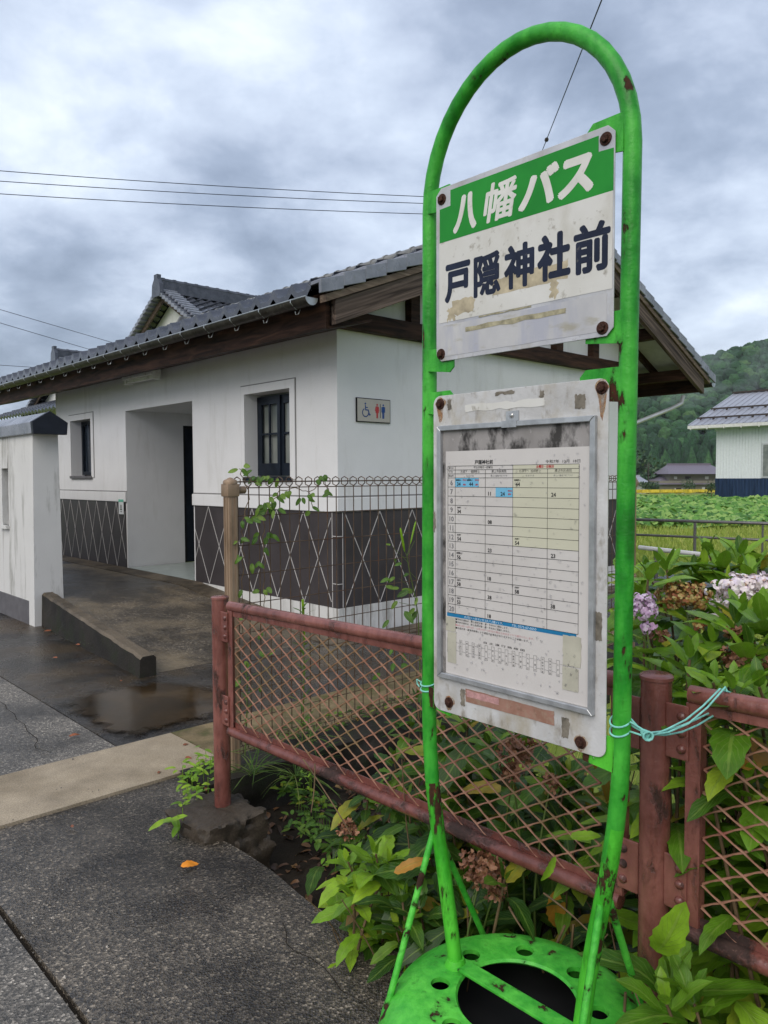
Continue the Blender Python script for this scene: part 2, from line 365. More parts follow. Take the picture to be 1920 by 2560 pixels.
m, nt, bs = new_mat('rust_stain'); setc(nt, bs, ramp(nt, noise_(nt, 60, 5), [(.35, (.36,.15,.05)), (.65, (.46,.33,.19))])); setr(nt, bs, .7)
tr = N(nt, 'ShaderNodeBsdfTransparent'); mx = N(nt, 'ShaderNodeMixShader'); nt.links.new(ramp(nt, noise_(nt, 95, 5, (1,1,.3), .7), [(.38, (.75,)*3), (.6, (.05,)*3)]), mx.inputs[0])
nt.links.new(tr.outputs[0], mx.inputs[1]); nt.links.new(bs.outputs[0], mx.inputs[2]); nt.links.new(mx.outputs[0], nt.nodes['Material Output'].inputs[0])
plain('screw_steel', (.45,.44,.42), .25, .9)
m, nt, bs = new_mat('water_drop'); setc(nt, bs, (.9,.9,.92)); setr(nt, bs, .02); bs.inputs['Transmission Weight'].default_value = 1; bs.inputs['IOR'].default_value = 1.33
plain('wire_mint', (.22,.55,.48), .35, var=.2, scale=60)
plain('brass_sign', (.42,.385,.33), .35, .35, .06); plain('black', (.012,.012,.013), .5)
plain('notice_white', (.62,.63,.62), .5); plain('notice_green', (.12,.42,.3), .5)
# puddle
m, nt, bs = new_mat('puddle_water'); setc(nt, bs, ramp(nt, noise_(nt, 2.2, 6, rough=.62), [(.36, (.012,.008,.004)), (.55, (.035,.021,.009)), (.72, (.085,.054,.025))])); setr(nt, bs, .14); bs.inputs['IOR'].default_value = 1.25
bump(nt, bs, noise_(nt, 9, 3), .06, .01)
uv = N(nt, 'ShaderNodeUVMap'); sp = N(nt, 'ShaderNodeSeparateXYZ'); nt.links.new(uv.outputs[0], sp.inputs[0])
e = math_(nt, 'ADD', sp.outputs[0], math_(nt, 'MULTIPLY', math_(nt, 'SUBTRACT', noise_(nt, 7, 5, rough=.6), .5), .55))
tr = N(nt, 'ShaderNodeBsdfTransparent'); mx = N(nt, 'ShaderNodeMixShader'); nt.links.new(ramp(nt, e, [(.74, (0,0,0)), (.90, (1,1,1))]), mx.inputs[0])
nt.links.new(bs.outputs[0], mx.inputs[1]); nt.links.new(tr.outputs[0], mx.inputs[2]); nt.links.new(mx.outputs[0], nt.nodes['Material Output'].inputs[0])
# leaves
def leaf_mat(name, stops, rough=.3, trans=.25, tcol=(.25,.42,.03), vein=(.22,.32,.06), k=.45):
    m, nt, bs = new_mat(name); L = nt.links.new
    g = N(nt, 'ShaderNodeNewGeometry')
    c = ramp(nt, g.outputs['Random Per Island'], stops)
    uv = N(nt, 'ShaderNodeUVMap'); sp = N(nt, 'ShaderNodeSeparateXYZ'); L(uv.outputs[0], sp.inputs[0])
    du = math_(nt, 'ABSOLUTE', math_(nt, 'SUBTRACT', sp.outputs[1], .5))
    mid = ramp(nt, du, [(0, (1,1,1)), (.035, (1,1,1)), (.06, (0,0,0))])
    t = math_(nt, 'SUBTRACT', math_(nt, 'MULTIPLY', sp.outputs[0], 8.0), math_(nt, 'MULTIPLY', du, 6.5))
    fr = math_(nt, 'ABSOLUTE', math_(nt, 'SUBTRACT', math_(nt, 'FRACT', t), .5))
    side = ramp(nt, fr, [(0, (.7,.7,.7)), (.07, (.3,.3,.3)), (.13, (0,0,0))])
    vn = math_(nt, 'MAXIMUM', mid, side)
    c = mixc(nt, math_(nt, 'MULTIPLY', vn, k), c, vein)
    blot = ramp(nt, noise_(nt, 28, 4), [(.3, (.72,.72,.72)), (.7, (1.2,1.2,1.2))])
    c = mixc(nt, 1, c, blot, 'MULTIPLY')
    setc(nt, bs, c); setr(nt, bs, rough); bs.inputs['Specular IOR Level'].default_value = .3
    bp = N(nt, 'ShaderNodeBump', inp={'Strength': .35, 'Distance': .003}); L(math_(nt, 'MULTIPLY', vn, -1.0), bp.inputs['Height']); L(bp.outputs[0], bs.inputs['Normal'])
    tr = N(nt, 'ShaderNodeBsdfTranslucent'); L(mixc(nt, .5, c, tcol), tr.inputs[0])
    mx = N(nt, 'ShaderNodeMixShader'); mx.inputs[0].default_value = trans
    L(bs.outputs[0], mx.inputs[1]); L(tr.outputs[0], mx.inputs[2]); L(mx.outputs[0], nt.nodes['Material Output'].inputs[0])
    return m
G1, G2, G3 = (.030,.085,.010), (.075,.17,.016), (.13,.25,.022)
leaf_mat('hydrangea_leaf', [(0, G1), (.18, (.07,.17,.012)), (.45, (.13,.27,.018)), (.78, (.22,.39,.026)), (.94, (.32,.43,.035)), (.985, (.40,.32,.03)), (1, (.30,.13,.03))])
leaf_mat('hydrangea_shaded', [(0, (.008,.028,.005)), (.35, (.026,.075,.010)), (.66, (.065,.15,.013)), (.88, (.15,.26,.02)), (.965, (.30,.30,.03)), (.985, (.38,.28,.03)), (1, (.26,.11,.03))])  # shade inside the bed is painted into these darker leaf colours
leaf_mat('lime_leaf', [(0, (.10,.22,.014)), (.5, (.19,.36,.02)), (1, (.30,.46,.03))])
leaf_mat('vine_leaf', [(0, (.03,.09,.012)), (.6, (.07,.16,.018)), (1, (.15,.24,.03))], .35)
leaf_mat('yellow_leaf', [(0, (.36,.22,.02)), (1, (.42,.17,.03))], .4, .2, (.5,.3,.03), (.2,.2,.03))
leaf_mat('grass_blade', [(0, (.05,.11,.016)), (.6, (.08,.16,.02)), (1, (.2,.22,.06))], .4, .25, k=.1)
leaf_mat('field_grass', [(0, (.20,.28,.045)), (.6, (.32,.40,.075)), (1, (.48,.48,.14))], .6, .35, (.6,.7,.12), k=0)
leaf_mat('kudzu', [(0, (.05,.15,.025)), (.5, (.13,.30,.05)), (1, (.30,.45,.12))], .5, .2, k=0)
leaf_mat('rice', [(0, (.55,.46,.05)), (1, (.75,.6,.08))], .6, .2, (.6,.5,.05), k=0)
plain('stem_green', (.09,.13,.03), .5, var=.3, scale=20); plain('stem_brown', (.13,.085,.045), .7, var=.4, scale=20)
def petal(name, stops):
    m, nt, bs = new_mat(name); g = N(nt, 'ShaderNodeNewGeometry'); c = ramp(nt, g.outputs['Random Per Island'], stops)
    setc(nt, bs, c); setr(nt, bs, .55); return m
petal('petal_pink', [(0, (.56,.33,.52)), (.5, (.70,.50,.65)), (1, (.8,.68,.76))])
petal('petal_lilac', [(0, (.66,.56,.66)), (.4, (.80,.68,.68)), (.85, (.84,.78,.74)), (1, (.5,.28,.18))])
petal('petal_tan', [(0, (.22,.06,.018)), (.35, (.30,.11,.03)), (.7, (.38,.27,.07)), (1, (.40,.33,.12))])
petal('petal_dead', [(0, (.11,.042,.02)), (.6, (.24,.10,.05)), (1, (.33,.17,.09))])
plain('leaf_orange', (.62,.22,.02), .35, var=.2, scale=40); plain('leaf_brown', (.22,.075,.035), .5, var=.35, scale=40)
plain('siding', (.66,.69,.69), .5, var=.05); plain('siding_navy', (.018,.035,.075), .4, var=.45, scale=3, stretch=(3,3,.2)); plain('metal_roof', (.33,.34,.38), .28, .2, .12)
plain('far_roof', (.15,.13,.16), .4, var=.15); plain('far_wall', (.20,.185,.14), .7); plain('far_white', (.6,.59,.55), .7); plain('far_dark', (.05,.04,.035), .6)
plain('rail_steel', (.15,.145,.145), .28, .5, .2); plain('rail_silver', (.8,.8,.8), .35, .3)
plain('cable', (.03,.035,.045), .6); plain('pole_concrete', (.3,.3,.29), .8)
m, nt, bs = new_mat('forest_floor'); setc(nt, bs, ramp(nt, noise_(nt, .1, 4), [(.3, (.010,.028,.012)), (.7, (.02,.05,.02))])); setr(nt, bs, .9)
m, nt, bs = new_mat('forest'); g = N(nt, 'ShaderNodeNewGeometry')
c = ramp(nt, g.outputs['Random Per Island'], [(0, (.008,.034,.012)), (.5, (.016,.062,.02)), (.85, (.035,.10,.028)), (1, (.07,.14,.04))])
c = mixc(nt, 1, c, ramp(nt, noise_(nt, .9, 4), [(.3, (.55,.55,.55)), (.7, (1.4,1.4,1.4))]), 'MULTIPLY'); setc(nt, bs, c); setr(nt, bs, .9); bump(nt, bs, noise_(nt, 1.2, 4), 1, .8)
petal('bush_leaf', [(0, (.012,.04,.012)), (.6, (.03,.075,.02)), (1, (.07,.12,.03))])

# ================================================================== THE GROUND
def terr(x, y):
    z = -.32 if y < 20 else -.32+.05*min(1, (y-20)/30)
    if y > 55: z -= 2.95*min(1, (y-55)/145)
    return z
mb = MB()
xs = [-320, -200, -120, -60, -30, -15, -8, -4, 0, 4, 8, 12, 16, 20, 26, 34, 45, 60, 90, 140, 240, 330, 460]
ys = [-70, -40, -15, -6, 0, 5, 10, 15, 20, 30, 40, 55, 70, 90, 120, 160, 200, 300, 420, 540]
mb.add([V((x, y, terr(x, y))) for x in xs for y in ys], [(i*len(ys)+j, (i+1)*len(ys)+j, (i+1)*len(ys)+j+1, i*len(ys)+j+1) for i in range(len(xs)-1) for j in range(len(ys)-1)])
plain('meadow', (.17,.22,.04), .9, var=.35, scale=.6)
struct(mb, 'ground', MAT['meadow'])
def slab(name, mat, a0, a1, b0, b1, zf, na=2, nb=2, thick=.3, rough=0.0, jag=0.0):
    mb = MB()
    def P(u, v):
        a = a0+(a1-a0)*u; c0 = b0(a) if callable(b0) else b0; c1 = b1(a) if callable(b1) else b1; b = c0+(c1-c0)*v
        if jag and v == 1: b += jag*nz((a*3, 1.3, 0))
        z = zf(a, b) if callable(zf) else zf
        if rough and 0 < u < 1 and 0 < v < 1: z += rough*nz((a*2.5, b*2.5, .4))
        return W(a, b, z)
    mb.grid(P, na, nb)
    rim = [(i/na, 0) for i in range(na)]+[(1, j/nb) for j in range(nb)]+[(1-i/na, 1) for i in range(na)]+[(0, 1-j/nb) for j in range(nb)]
    k = len(rim); top = [P(*q) for q in rim]; bot = [p-V((0,0,thick)) for p in top]
    mb.add(top+bot, [(i, i+k, (i+1)%k+k, (i+1)%k) for i in range(k)])
    return struct(mb, name, MAT[mat], smooth=30)
slab('sidewalk', 'asphalt', -11, -2.03, -3.742, lambda a: -2.93+.21*min(1, max(0, (a+2.62)/.25)), 0, 120, 20, .35, .012, .05)
slab('sidewalk_beyond', 'asphalt_old', -1.425, 14, -3.742, -2.775, 0, 60, 10, .3, .012)
slab('gutter_paving', 'asphalt_old', -11, 14, -4.6, -3.76, -.004, 4, 2)
slab('road', 'asphalt', -14, 16, -13, -4.605, -.012, 4, 4)
slab('concrete_strip', 'concrete_strip', -2.022, -1.43, -7, -2.46, lambda a, b: .012 if b > -4.5 else 0.004, 2, 40)
slab('concrete_strip_by_fence', 'strip_mossy', -2.022, -1.43, -2.455, 2.4, lambda a, b: .012, 2, 40)
slab('forecourt', 'asphalt_dark', -1.424, 14, -2.768, -1.80, 0, 60, 6, .3, .01)
slab('forecourt_by_gable', 'asphalt_dark', -1.424, -.06, -1.798, 6.5, 0, 10, 50, .3, .01)
rz = lambda a, b: .262*min(1, max(0, (a+.06)/2.6))
slab('ramp', 'ramp', -.058, 9, lambda a: -1.93+.066*min(a, 2.6), -.305, rz, 90, 8, .4, .004)
slab('ramp_edging', 'kerb_top', -.058, 9, -.3, -.012, lambda a, b: rz(a, b)+.006, 60, 2, .4)
slab('gable_edging', 'kerb_top', -.36, -.075, -.3, 5.6, .006, 2, 30, .2)
slab('vestibule_floor', 'tile_floor', 2.72, 4.51, -.01, 2.3, .272, 2, 2, .2)
# the sunken bed between the two fences
def bedz(a, b): return -.22+.05*nz((a*2, b*2, 0))+.03*nz((a*6, b*6, 2))
mb = MB(); mb.grid(lambda u, v: W(-11+8.8*u, -2.98+2.0*v, bedz(-11+8.8*u, -2.98+2.0*v)), 90, 24)
struct(mb, 'soil', MAT['soil'])
mb = MB()
def rw(u, v):
    b = -2.72+5.22*u; z = -.32+.345*v
    return W(-2.30-.02*(1-v)+.03*nz((b*5, z*8, 0))+.012*nz((b*17, z*17, 3)), b, z+.008*nz((b*9, 0, 7)))
mb.grid(rw, 110, 12); mb.grid(lambda u, v: W(-2.30+.28*v+.03*nz(((-2.72+5.22*u)*5, .2, 0))*(1-v), -2.72+5.22*u, .024+.01*nz(((-2.72+5.22*u)*7, v*3, 1))), 110, 3)
mb.box(-2.27, -2.03, -2.70, 2.5, -.32, .005)
solo(mb, 'retaining_wall', MAT['concrete_dark'], 'low dark mossy concrete wall dropping from the pale strip into the flower bed', 'retaining wall', W(-2.15, 0, -.3), smooth=60)
# puddle on the forecourt: an outline of its own
mb = MB(); ctr = W(-.83, -2.33, 0.006); vs = [ctr]; n = 60
for i in range(n):
    t = 2*math.pi*i/n; ra = .62*(1+.16*nz((math.cos(t)*1.5, math.sin(t)*1.5, 5))+.07*nz((math.cos(t)*5, math.sin(t)*5, 9))); rb = .50*(1+.2*nz((math.cos(t)*2, math.sin(t)*2, 2)))
    c, s = math.cos(t), math.sin(t); k = (abs(c)**3+abs(s)**3)**(-1/3)
    a, b = -.83+max(-.585, ra*c*k), -2.33+max(-.43, rb*s*k*1.2)
    vs.append(W(a, b, .0125))
for p in vs: p.z = .0125
rg_ = [0, .45, .75, .88, 1.0]; vv = []; uu = []
for k in rg_:
    for p in vs[1:]: vv.append(vs[0].lerp(p, k)); uu.append((k, 0))
mb.add(vv, [(q*n+t, q*n+(t+1)%n, (q+1)*n+(t+1)%n, (q+1)*n+t) for q in range(len(rg_)-1) for t in range(n)], 0, uu)
struct(mb, 'puddle_water', MAT['puddle_water'], smooth=0)
# cracks and joints filled with dark grit (thin raised-free strips, laid as sheets)
def crack(pts, wdt, name='pavement_joint'):
    mb = MB(); P = [V(p) for p in pts]; vs = []
    for i, p in enumerate(P):
        d = (P[min(i+1, len(P)-1)]-P[max(i-1, 0)]).normalized(); q = V((-d.y, d.x, 0))*wdt*(.5+.35*nz(p*9))
        vs += [p+q, p-q]
    mb.add(vs, [(2*i, 2*i+1, 2*i+3, 2*i+2) for i in range(len(P)-1)])
    return struct(mb, name, MAT['soil'], smooth=0)
for (p0, p1, wd, jit) in [((-4.7, -3.30), (-3.45, -3.12), .0035, .06), ((.3, -2.95), (-1.3, -3.1), .004, .06)]:
    crack([W(p0[0]+(p1[0]-p0[0])*t/24+jit*nz((t*.35, p0[0], 1)), p0[1]+(p1[1]-p0[1])*t/24+jit*nz((t*.3, p0[1], 4)), .016) for t in range(25)], wd, 'pavement_crack')
mb = MB(); mb.box(-11, 14, -3.765, -3.735, -.2, -.02); struct(mb, 'pavement_joint', MAT['soil'], smooth=0)

mb = MB(); rg = random.Random(17)
for i in range(1500):
    a, b = rg.uniform(-4.6, 1.5), rg.uniform(-3.72, -3.02 if i % 3 else -3.5)
    if -2.02 < a < -1.43 and i % 4: continue
    if i % 5 == 0: b = -3.75+rg.gauss(0, .02)
    c = W(a, b, .002+(.012 if -2.02 < a < -1.43 else 0)); r_ = abs(rg.gauss(0, .0022))+.0012; t = rg.random()*6
    P = [c+V((r_*math.cos(t+2.1*j), r_*math.sin(t+2.1*j)*.8, 0)) for j in range(3)]+[c+V((0, 0, r_*1.1))]
    mb.add(P, [(0,1,3), (1,2,3), (2,0,3)], 1 if i % 9 == 0 else 0)
plain('grit_grey', (.17,.155,.135), .7, var=.5, scale=300); plain('grit_light', (.42,.38,.33), .7, var=.3, scale=200)
tag(mb.build('grit', [MAT['grit_grey'], MAT['grit_light']], smooth=0), 'loose grit scattered over the pavement', 'grit', None, 'stuff')

# ================================================================== LOW WALL BESIDE THE RAMP
mb = MB(); kt = lambda a: .165+.070*a
cs = []
for i in range(33):
    a = -.11+2.6*i/32; cs.append((a, -2.01+.068*a+.008*nz((a*6, 0, 0)), -1.885+.068*a+.008*nz((a*6, 3, 0)), kt(a)+.008*nz((a*8, 5, 0))))
vs = []; fs = []
for (a, b0, b1, z) in cs:
    vs += [W(a, b0-.012, -.05), W(a, b0, z-.02), W(a, b0+.02, z), W(a, b1-.02, z), W(a, b1, z-.02), W(a, b1, -.05)]
for i in range(32):
    for j in range(5): fs.append((i*6+j, (i+1)*6+j, (i+1)*6+j+1, i*6+j+1))
fs += [(0,1,2,3,4,5), tuple(32*6+j for j in range(6))[::-1]]
mb.add(vs, fs)
for i in range(len(mb.m)):
    if i < 160 and i % 5 in (1, 2, 3): mb.m[i] = 1
solo(mb, 'low_wall', [MAT['concrete_dark'], MAT['kerb_top']], 'low dark concrete upstand edging the ramp in front of the building', 'low wall', W(1.2, -1.95, 0), smooth=40)

# ================================================================== WHITE GATE WALL
root = thing('gate_wall', 'white stained plaster wall with a dark ridged cap, at the left edge before the building', 'wall', W(4, -1.78, 0))
mb = MB(); b0, b1 = -1.9, -1.64
mb.hexa([W(2.5,b0-.015,0),W(2.5,b1+.02,0),W(2.66,b1+.02,0),W(2.66,b0-.015,0),W(2.5,b0+.012,1.95),W(2.5,b1,1.95),W(2.66,b1,1.95),W(2.66,b0+.012,1.95)])
for (x0, x1, z0, z1) in ((2.66, 3.29, 0, 1.95), (3.29, 3.51, 0, .99), (3.29, 3.51, 1.61, 1.95), (3.51, 7.5, 0, 1.95)):
    mb.hexa([W(x0,b0,z0),W(x0,b1,z0),W(x1,b1,z0),W(x1,b0,z0),W(x0,b0+.012,z1),W(x0,b1,z1),W(x1,b1,z1),W(x1,b0+.012,z1)])
mb.box(3.27, 3.53, b0-.03, b0+.05, .955, .99)
mb.build('wall_panel', MAT['stucco_old'], root, smooth=30)
mb = MB(); mb.box(2.665, 7.5, b0-.012, b0+.05, 0, .24); mb.build('plinth_band', MAT['band_grey'], root, smooth=0)
mb = MB(); prof = [(-.155, 1.945), (.155, 1.945), (.165, 2.06), (0, 2.165), (-.165, 2.06)]
mb.prism([W(2.40, (b0+b1)/2+x, z) for x, z in prof], W(7.6, 0)-W(2.40, 0)); mb.build('wall_cap', MAT['kawara_verge'], root, smooth=0, bev=.008)
mb = MB(); mb.prism([W(2.40, (b0+b1)/2+x*1.05, (z-2.06)*1.06+2.06) for x, z in prof], W(2.335, 0)-W(2.40, 0)); mb.build('cap_end_tile', MAT['cap_navy'], root, smooth=0, bev=.006)

# ================================================================== THE PUBLIC TOILET BUILDING
house = thing('public_toilet_building', 'single storey white plaster building with dark tiled roof and diamond patterned skirting', 'building', W(3.5, 2.5, 0))
AL, BW, ZW, T = 7.1, 5.0, 2.98, .2
mb = MB()
def wall_run(openings, a0, a1, b0, b1, z0, z1):
    cur = a0
    for (x0, x1, y0, y1) in sorted(openings):
        mb.box(cur, x0, b0, b1, z0, z1)
        if y0 > z0: mb.box(x0, x1, b0, b1, z0, y0)
        mb.box(x0, x1, b0, b1, y1, z1); cur = x1
    mb.box(cur, a1, b0, b1, z0, z1)
WA, WB, DR = (.735, 1.56, 1.50, 2.39), (5.70, 6.48, 1.53, 2.38), (2.70, 4.53, .0, 2.41)
wall_run([WA, WB, DR], 0, AL, 0, T, 0, ZW)
mb.add([W(0, T, 0), W(0, BW, 0), W(0, BW, 3.62), W(0, 3.1, 4.3), W(0, T, 3.15), W(T, T, 0), W(T, BW, 0), W(T, BW, 3.62), W(T, 3.1, 4.3), W(T, T, 3.15)],
       [(0,1,2,3,4), (5,9,8,7,6), (0,5,6,1), (1,6,7,2), (2,7,8,3), (3,8,9,4), (4,9,5,0)])
mb.box(T, AL, BW-T, BW, 0, ZW); mb.box(AL-T, AL, T, BW-T, 0, ZW); mb.box(T, AL-T, T, BW-T, 2.86, 2.90)
mb.build('wall', MAT['stucco'], house, smooth=30)
mb = MB()   # vestibule walls
mb.box(4.53, 4.70, T, .86, .0, 2.44); mb.box(4.53, 4.70, .86, 2.3, 2.25, 2.44); mb.box(2.53, 2.70, T, 2.3, 0, 2.44); mb.box(2.53, 4.70, 2.3, 2.42, 0, 2.44); mb.box(2.53, 4.70, T, 2.42, 2.42, 2.5)
mb.build('vestibule', MAT['stucco'], house, smooth=0)
mb = MB(); mb.box(4.56, 4.62, .865, 2.29, .27, 2.25); d = mb.build('door', MAT['navy_wood'], house, smooth=0)
mb = MB(); mb.box(4.545, 4.56, .862, .90, .27, 2.25); mb.box(4.545, 4.56, 2.25, 2.29, .27, 2.25); mb.box(4.545, 4.56, .90, 2.25, 2.21, 2.25); mb.build('door_frame', MAT['black'], d, smooth=0)
mb = MB()   # footing
def strip_parts(name, mat, o, z0, z1, r0=2.70, r1=4.53, **k):
    for seg in ((-o, r0, -o, -.0005), (r1, AL, -o, -.0005), (-o, -.0005, 0, BW)):
        m_ = MB(); m_.box(*seg, z0, z1); m_.build(name, MAT[mat], house, smooth=0, **k)
strip_parts('footing', 'stucco_old', .022, -.05, .262); strip_parts('skirting', 'wainscot', .010, .264, 1.17, 2.66, 4.565)
mb = MB()   # white diagonal joints
def clip_line(p, q, x0, x1):
    if p[0] > q[0]: p, q = q, p
    if q[0] <= x0 or p[0] >= x1: return None
    f = lambda x: p[1]+(q[1]-p[1])*(x-p[0])/(q[0]-p[0])
    a, b = max(p[0], x0), min(q[0], x1); return (a, f(a)), (b, f(b))
ZB, ZT = .268, 1.166; gw = .0075
def diag(x0, x1, start, pitch, fn):
    k = -4
    while start+k*pitch < x1+2*pitch:
        s = start+k*pitch; k += 1
        for q in ((s, ZT, s+2*pitch, ZB), (s, ZT, s-2*pitch, ZB)):
            # two rows of diamonds: a line falls one pitch over the full height
            p0, p1 = (q[0], q[1]), (s+(pitch if q[2] > s else -pitch), ZB)
            c = clip_line(p0, p1, x0, x1)
            if not c: continue
            (ax, az), (bx, bz) = c; dx, dz = bx-ax, bz-az; l = math.hypot(dx, dz)
            if l < .03: continue
            nx, nz_ = -dz/l*gw/2, dx/l*gw/2
            mb.prism([fn(ax+nx, az+nz_, -.0105), fn(bx+nx, bz+nz_, -.0105), fn(bx-nx, bz-nz_, -.0105), fn(ax-nx, az-nz_, -.0105)], fn(0, 0, -.0145)-fn(0, 0, -.0105))
fF = lambda x, z, o: W(x, o, z); fG = lambda x, z, o: W(o, x, z)
for arg in ((4.57, AL-.02, 4.86, .335, fF), (.06, BW-.05, .52, .45, fG), (.09, 2.655, .52, .455, fF)):
    mb = MB(); diag(*arg)
    if arg[0] != .09: mb.build('white_joints', MAT['grout'], house, smooth=0)
for fn, xs_ in ((fF, (.075,)), (fG, (.045,))):
    for x in xs_: mb.prism([fn(x-.004, ZB, -.0105), fn(x+.004, ZB, -.0105), fn(x+.004, ZT, -.0105), fn(x-.004, ZT, -.0105)], fn(0,0,-.013)-fn(0,0,-.0105))
for z in (.49, .94): mb.box(-.0135, .07, -.0135, -.0105, z, z+.007); mb.box(-.0135, -.0105, -.0105, .04, z, z+.007)
mb.build('white_joints', MAT['grout'], house, smooth=0)
mb = MB()   # ledge band and groove
strip_parts('ledge', 'stucco', .024, 1.172, 1.306, bev=.006); strip_parts('ledge_groove', 'wall_groove', .006, 1.307, 1.322)
def window(op, glass, sashes):
    x0, x1, z0, z1 = op
    m_ = MB(); t = .085
    for (u0, u1, v0, v1) in ((x0-t, x0, z0-.02, z1+t), (x1, x1+t-.02, z0-.02, z1+t), (x0, x1, z1, z1+t)): m_.box(u0, u1, -.012, -.0005, v0, v1)
    w_ = m_.build('window', MAT['stucco'], house, smooth=0)
    m_ = MB(); g = .012
    for (u0, u1, v0, v1) in ((x0-t-g, x0-t, z0-.02, z1+t+g), (x1+t-.02, x1+t-.02+g, z0-.02, z1+t+g), (x0-t, x1+t-.02, z1+t, z1+t+g)): m_.box(u0, u1, -.005, -.0005, v0, v1)
    m_.build('window_groove', MAT['wall_groove'], w_, smooth=0)
    m_ = MB(); m_.box(x0, x1, .1995, .23, z0, z1); m_.build('glass', MAT[glass], w_, smooth=0)
    m_ = MB(); f = .05
    if sashes:
        mid = (x0+x1)/2+.01
        for (s0, s1, bb) in ((mid-.02, x1, .155), (x0, mid+.02, .175)):
            for (u0, u1, v0, v1) in ((s0, s0+f, z0+.02, z1-.02), (s1-f*1.6, s1, z0+.02, z1-.02), (s0+f, s1-f*1.6, z0+.02, z0+.15), (s0+f, s1-f*1.6, z1-.11, z1-.02)): m_.box(u0, u1, bb, bb+.022, v0, v1)
            c = (s0+s1)/2-.012; m_.box(c-.012, c+.012, bb+.003, bb+.02, z0+.15, z1-.11); zc = (z0+z1)/2+.02
            m_.box(s0+f, c-.012, bb+.003, bb+.02, zc-.01, zc+.01); m_.box(c+.012, s1-f*1.6, bb+.003, bb+.02, zc-.01, zc+.01)
    else:
        for (u0, u1, v0, v1) in ((x0, x0+f, z0+.02, z1), (x1-f, x1, z0+.02, z1), (x0+f, x1-f, z0+.02, z0+.07), (x0+f, x1-f, z1-.05, z1)): m_.box(u0, u1, .16, .19, v0, v1)
        c = (x0+x1)/2; m_.box(c-.02, c+.02, .16, .19, z0+.07, z1-.05)
    m_.build('sash', MAT['navy_wood'], w_, smooth=0)
    m_ = MB(); m_.box(x0-.02, x1+.02, -.03, .16, z0-.035, z0+.004); m_.build('sill', MAT['navy_wood'] if sashes else MAT['band_grey'], w_, smooth=0)
window(WA, 'window_glass', True); window(WB, 'window_glass_dark', False)
# roof planes
BR_, ZR_ = 3.1, 4.50
zl = lambda b: ZR_-.392*(BR_-b); zr = lambda b: ZR_-.447*(b-BR_)
A0, A1 = -.47, 9.2
def tiles(side, m_, a0, a1, per=.272, course=.245, b_e=None, zf=None, b_r=None):
    n = max(1, round(abs(b_r-b_e)/course)); rows = [(b_e, -.035)]
    for i in range(n):
        u0, u1 = b_e+(b_r-b_e)*i/n, b_e+(b_r-b_e)*(i+1)/n; rows += [(u0, .042), (u1, .004)]
    k = max(1, round((a1-a0)/per)); sub = 8; cols = []
    for i in range(k*sub+1):
        t = (i % sub)/sub; cols.append((a0+(a1-a0)*i/(k*sub), .040*math.cos(2*math.pi*t)+.018*math.cos(4*math.pi*t)))
    vs = [(W(a, b, zf(b)+h+l)) for (b, l) in rows for (a, h) in cols]; c = len(cols)
    m_.add(vs, [(i*c+j, i*c+j+1, (i+1)*c+j+1, (i+1)*c+j) for i in range(len(rows)-1) for j in range(c-1)])
mb = MB(); tiles(-1, mb, A0, A1, b_e=-.66, zf=zl, b_r=BR_-.06); tiles(1, mb, A0, A1, b_e=6.68, zf=zr, b_r=BR_+.06)
roof = mb.build('roof', MAT['kawara'], house, smooth=50)
def slope_box(m_, a0, a1, ba, bb, zf, lo, hi):
    m_.hexa([W(a0,ba,zf(ba)+lo),W(a0,bb,zf(bb)+lo),W(a1,bb,zf(bb)+lo),W(a1,ba,zf(ba)+lo),W(a0,ba,zf(ba)+hi),W(a0,bb,zf(bb)+hi),W(a1,bb,zf(bb)+hi),W(a1,ba,zf(ba)+hi)])
mb = MB(); slope_box(mb, A0+.03, A1, -.60, BR_, zl, -.075, -.045); slope_box(mb, A0+.03, A1, BR_+.001, 6.62, zr, -.075, -.045); mb.build('roof_deck', MAT['dark_wood'], roof, smooth=0)
mb = MB(); slope_box(mb, A0+.04, A1, BR_+.3, 6.5, zr, -.10, -.0755); mb.build('soffit', MAT['soffit'], roof, smooth=0)
mb = MB()
mb.box(-.62, 8.55, 2.93, 3.27, 4.40, 4.50); mb.box(-.62, 8.55, 2.965, 3.235, 4.503, 4.545); mb.box(-.62, 8.55, 2.95, 3.25, 4.548, 4.59)
for i in range(34):
    a = -.64+i*.272; pr = [(.088, 0), (.088, .235), (.102, .236), (.102, .272)]
    vs = []; n = 12
    for (r, d) in pr:
        for j in range(n+1):
            t = math.pi*j/n; vs.append(W(a+d, 3.1+r*math.cos(t), 4.592+r*math.sin(t)))
    mb.add(vs, [(q*(n+1)+j, q*(n+1)+j+1, (q+1)*(n+1)+j+1, (q+1)*(n+1)+j) for q in range(3) for j in range(n)])
mb.prism([W(8.55, 3.1+x, z) for x, z in ((-.2, 4.36), (.2, 4.36), (.17, 4.6), (.08, 4.74), (-.08, 4.74), (-.17, 4.6))], W(.06,0)-W(0,0))
mb.build('ridge', MAT['ridge_tile'], roof, smooth=40)
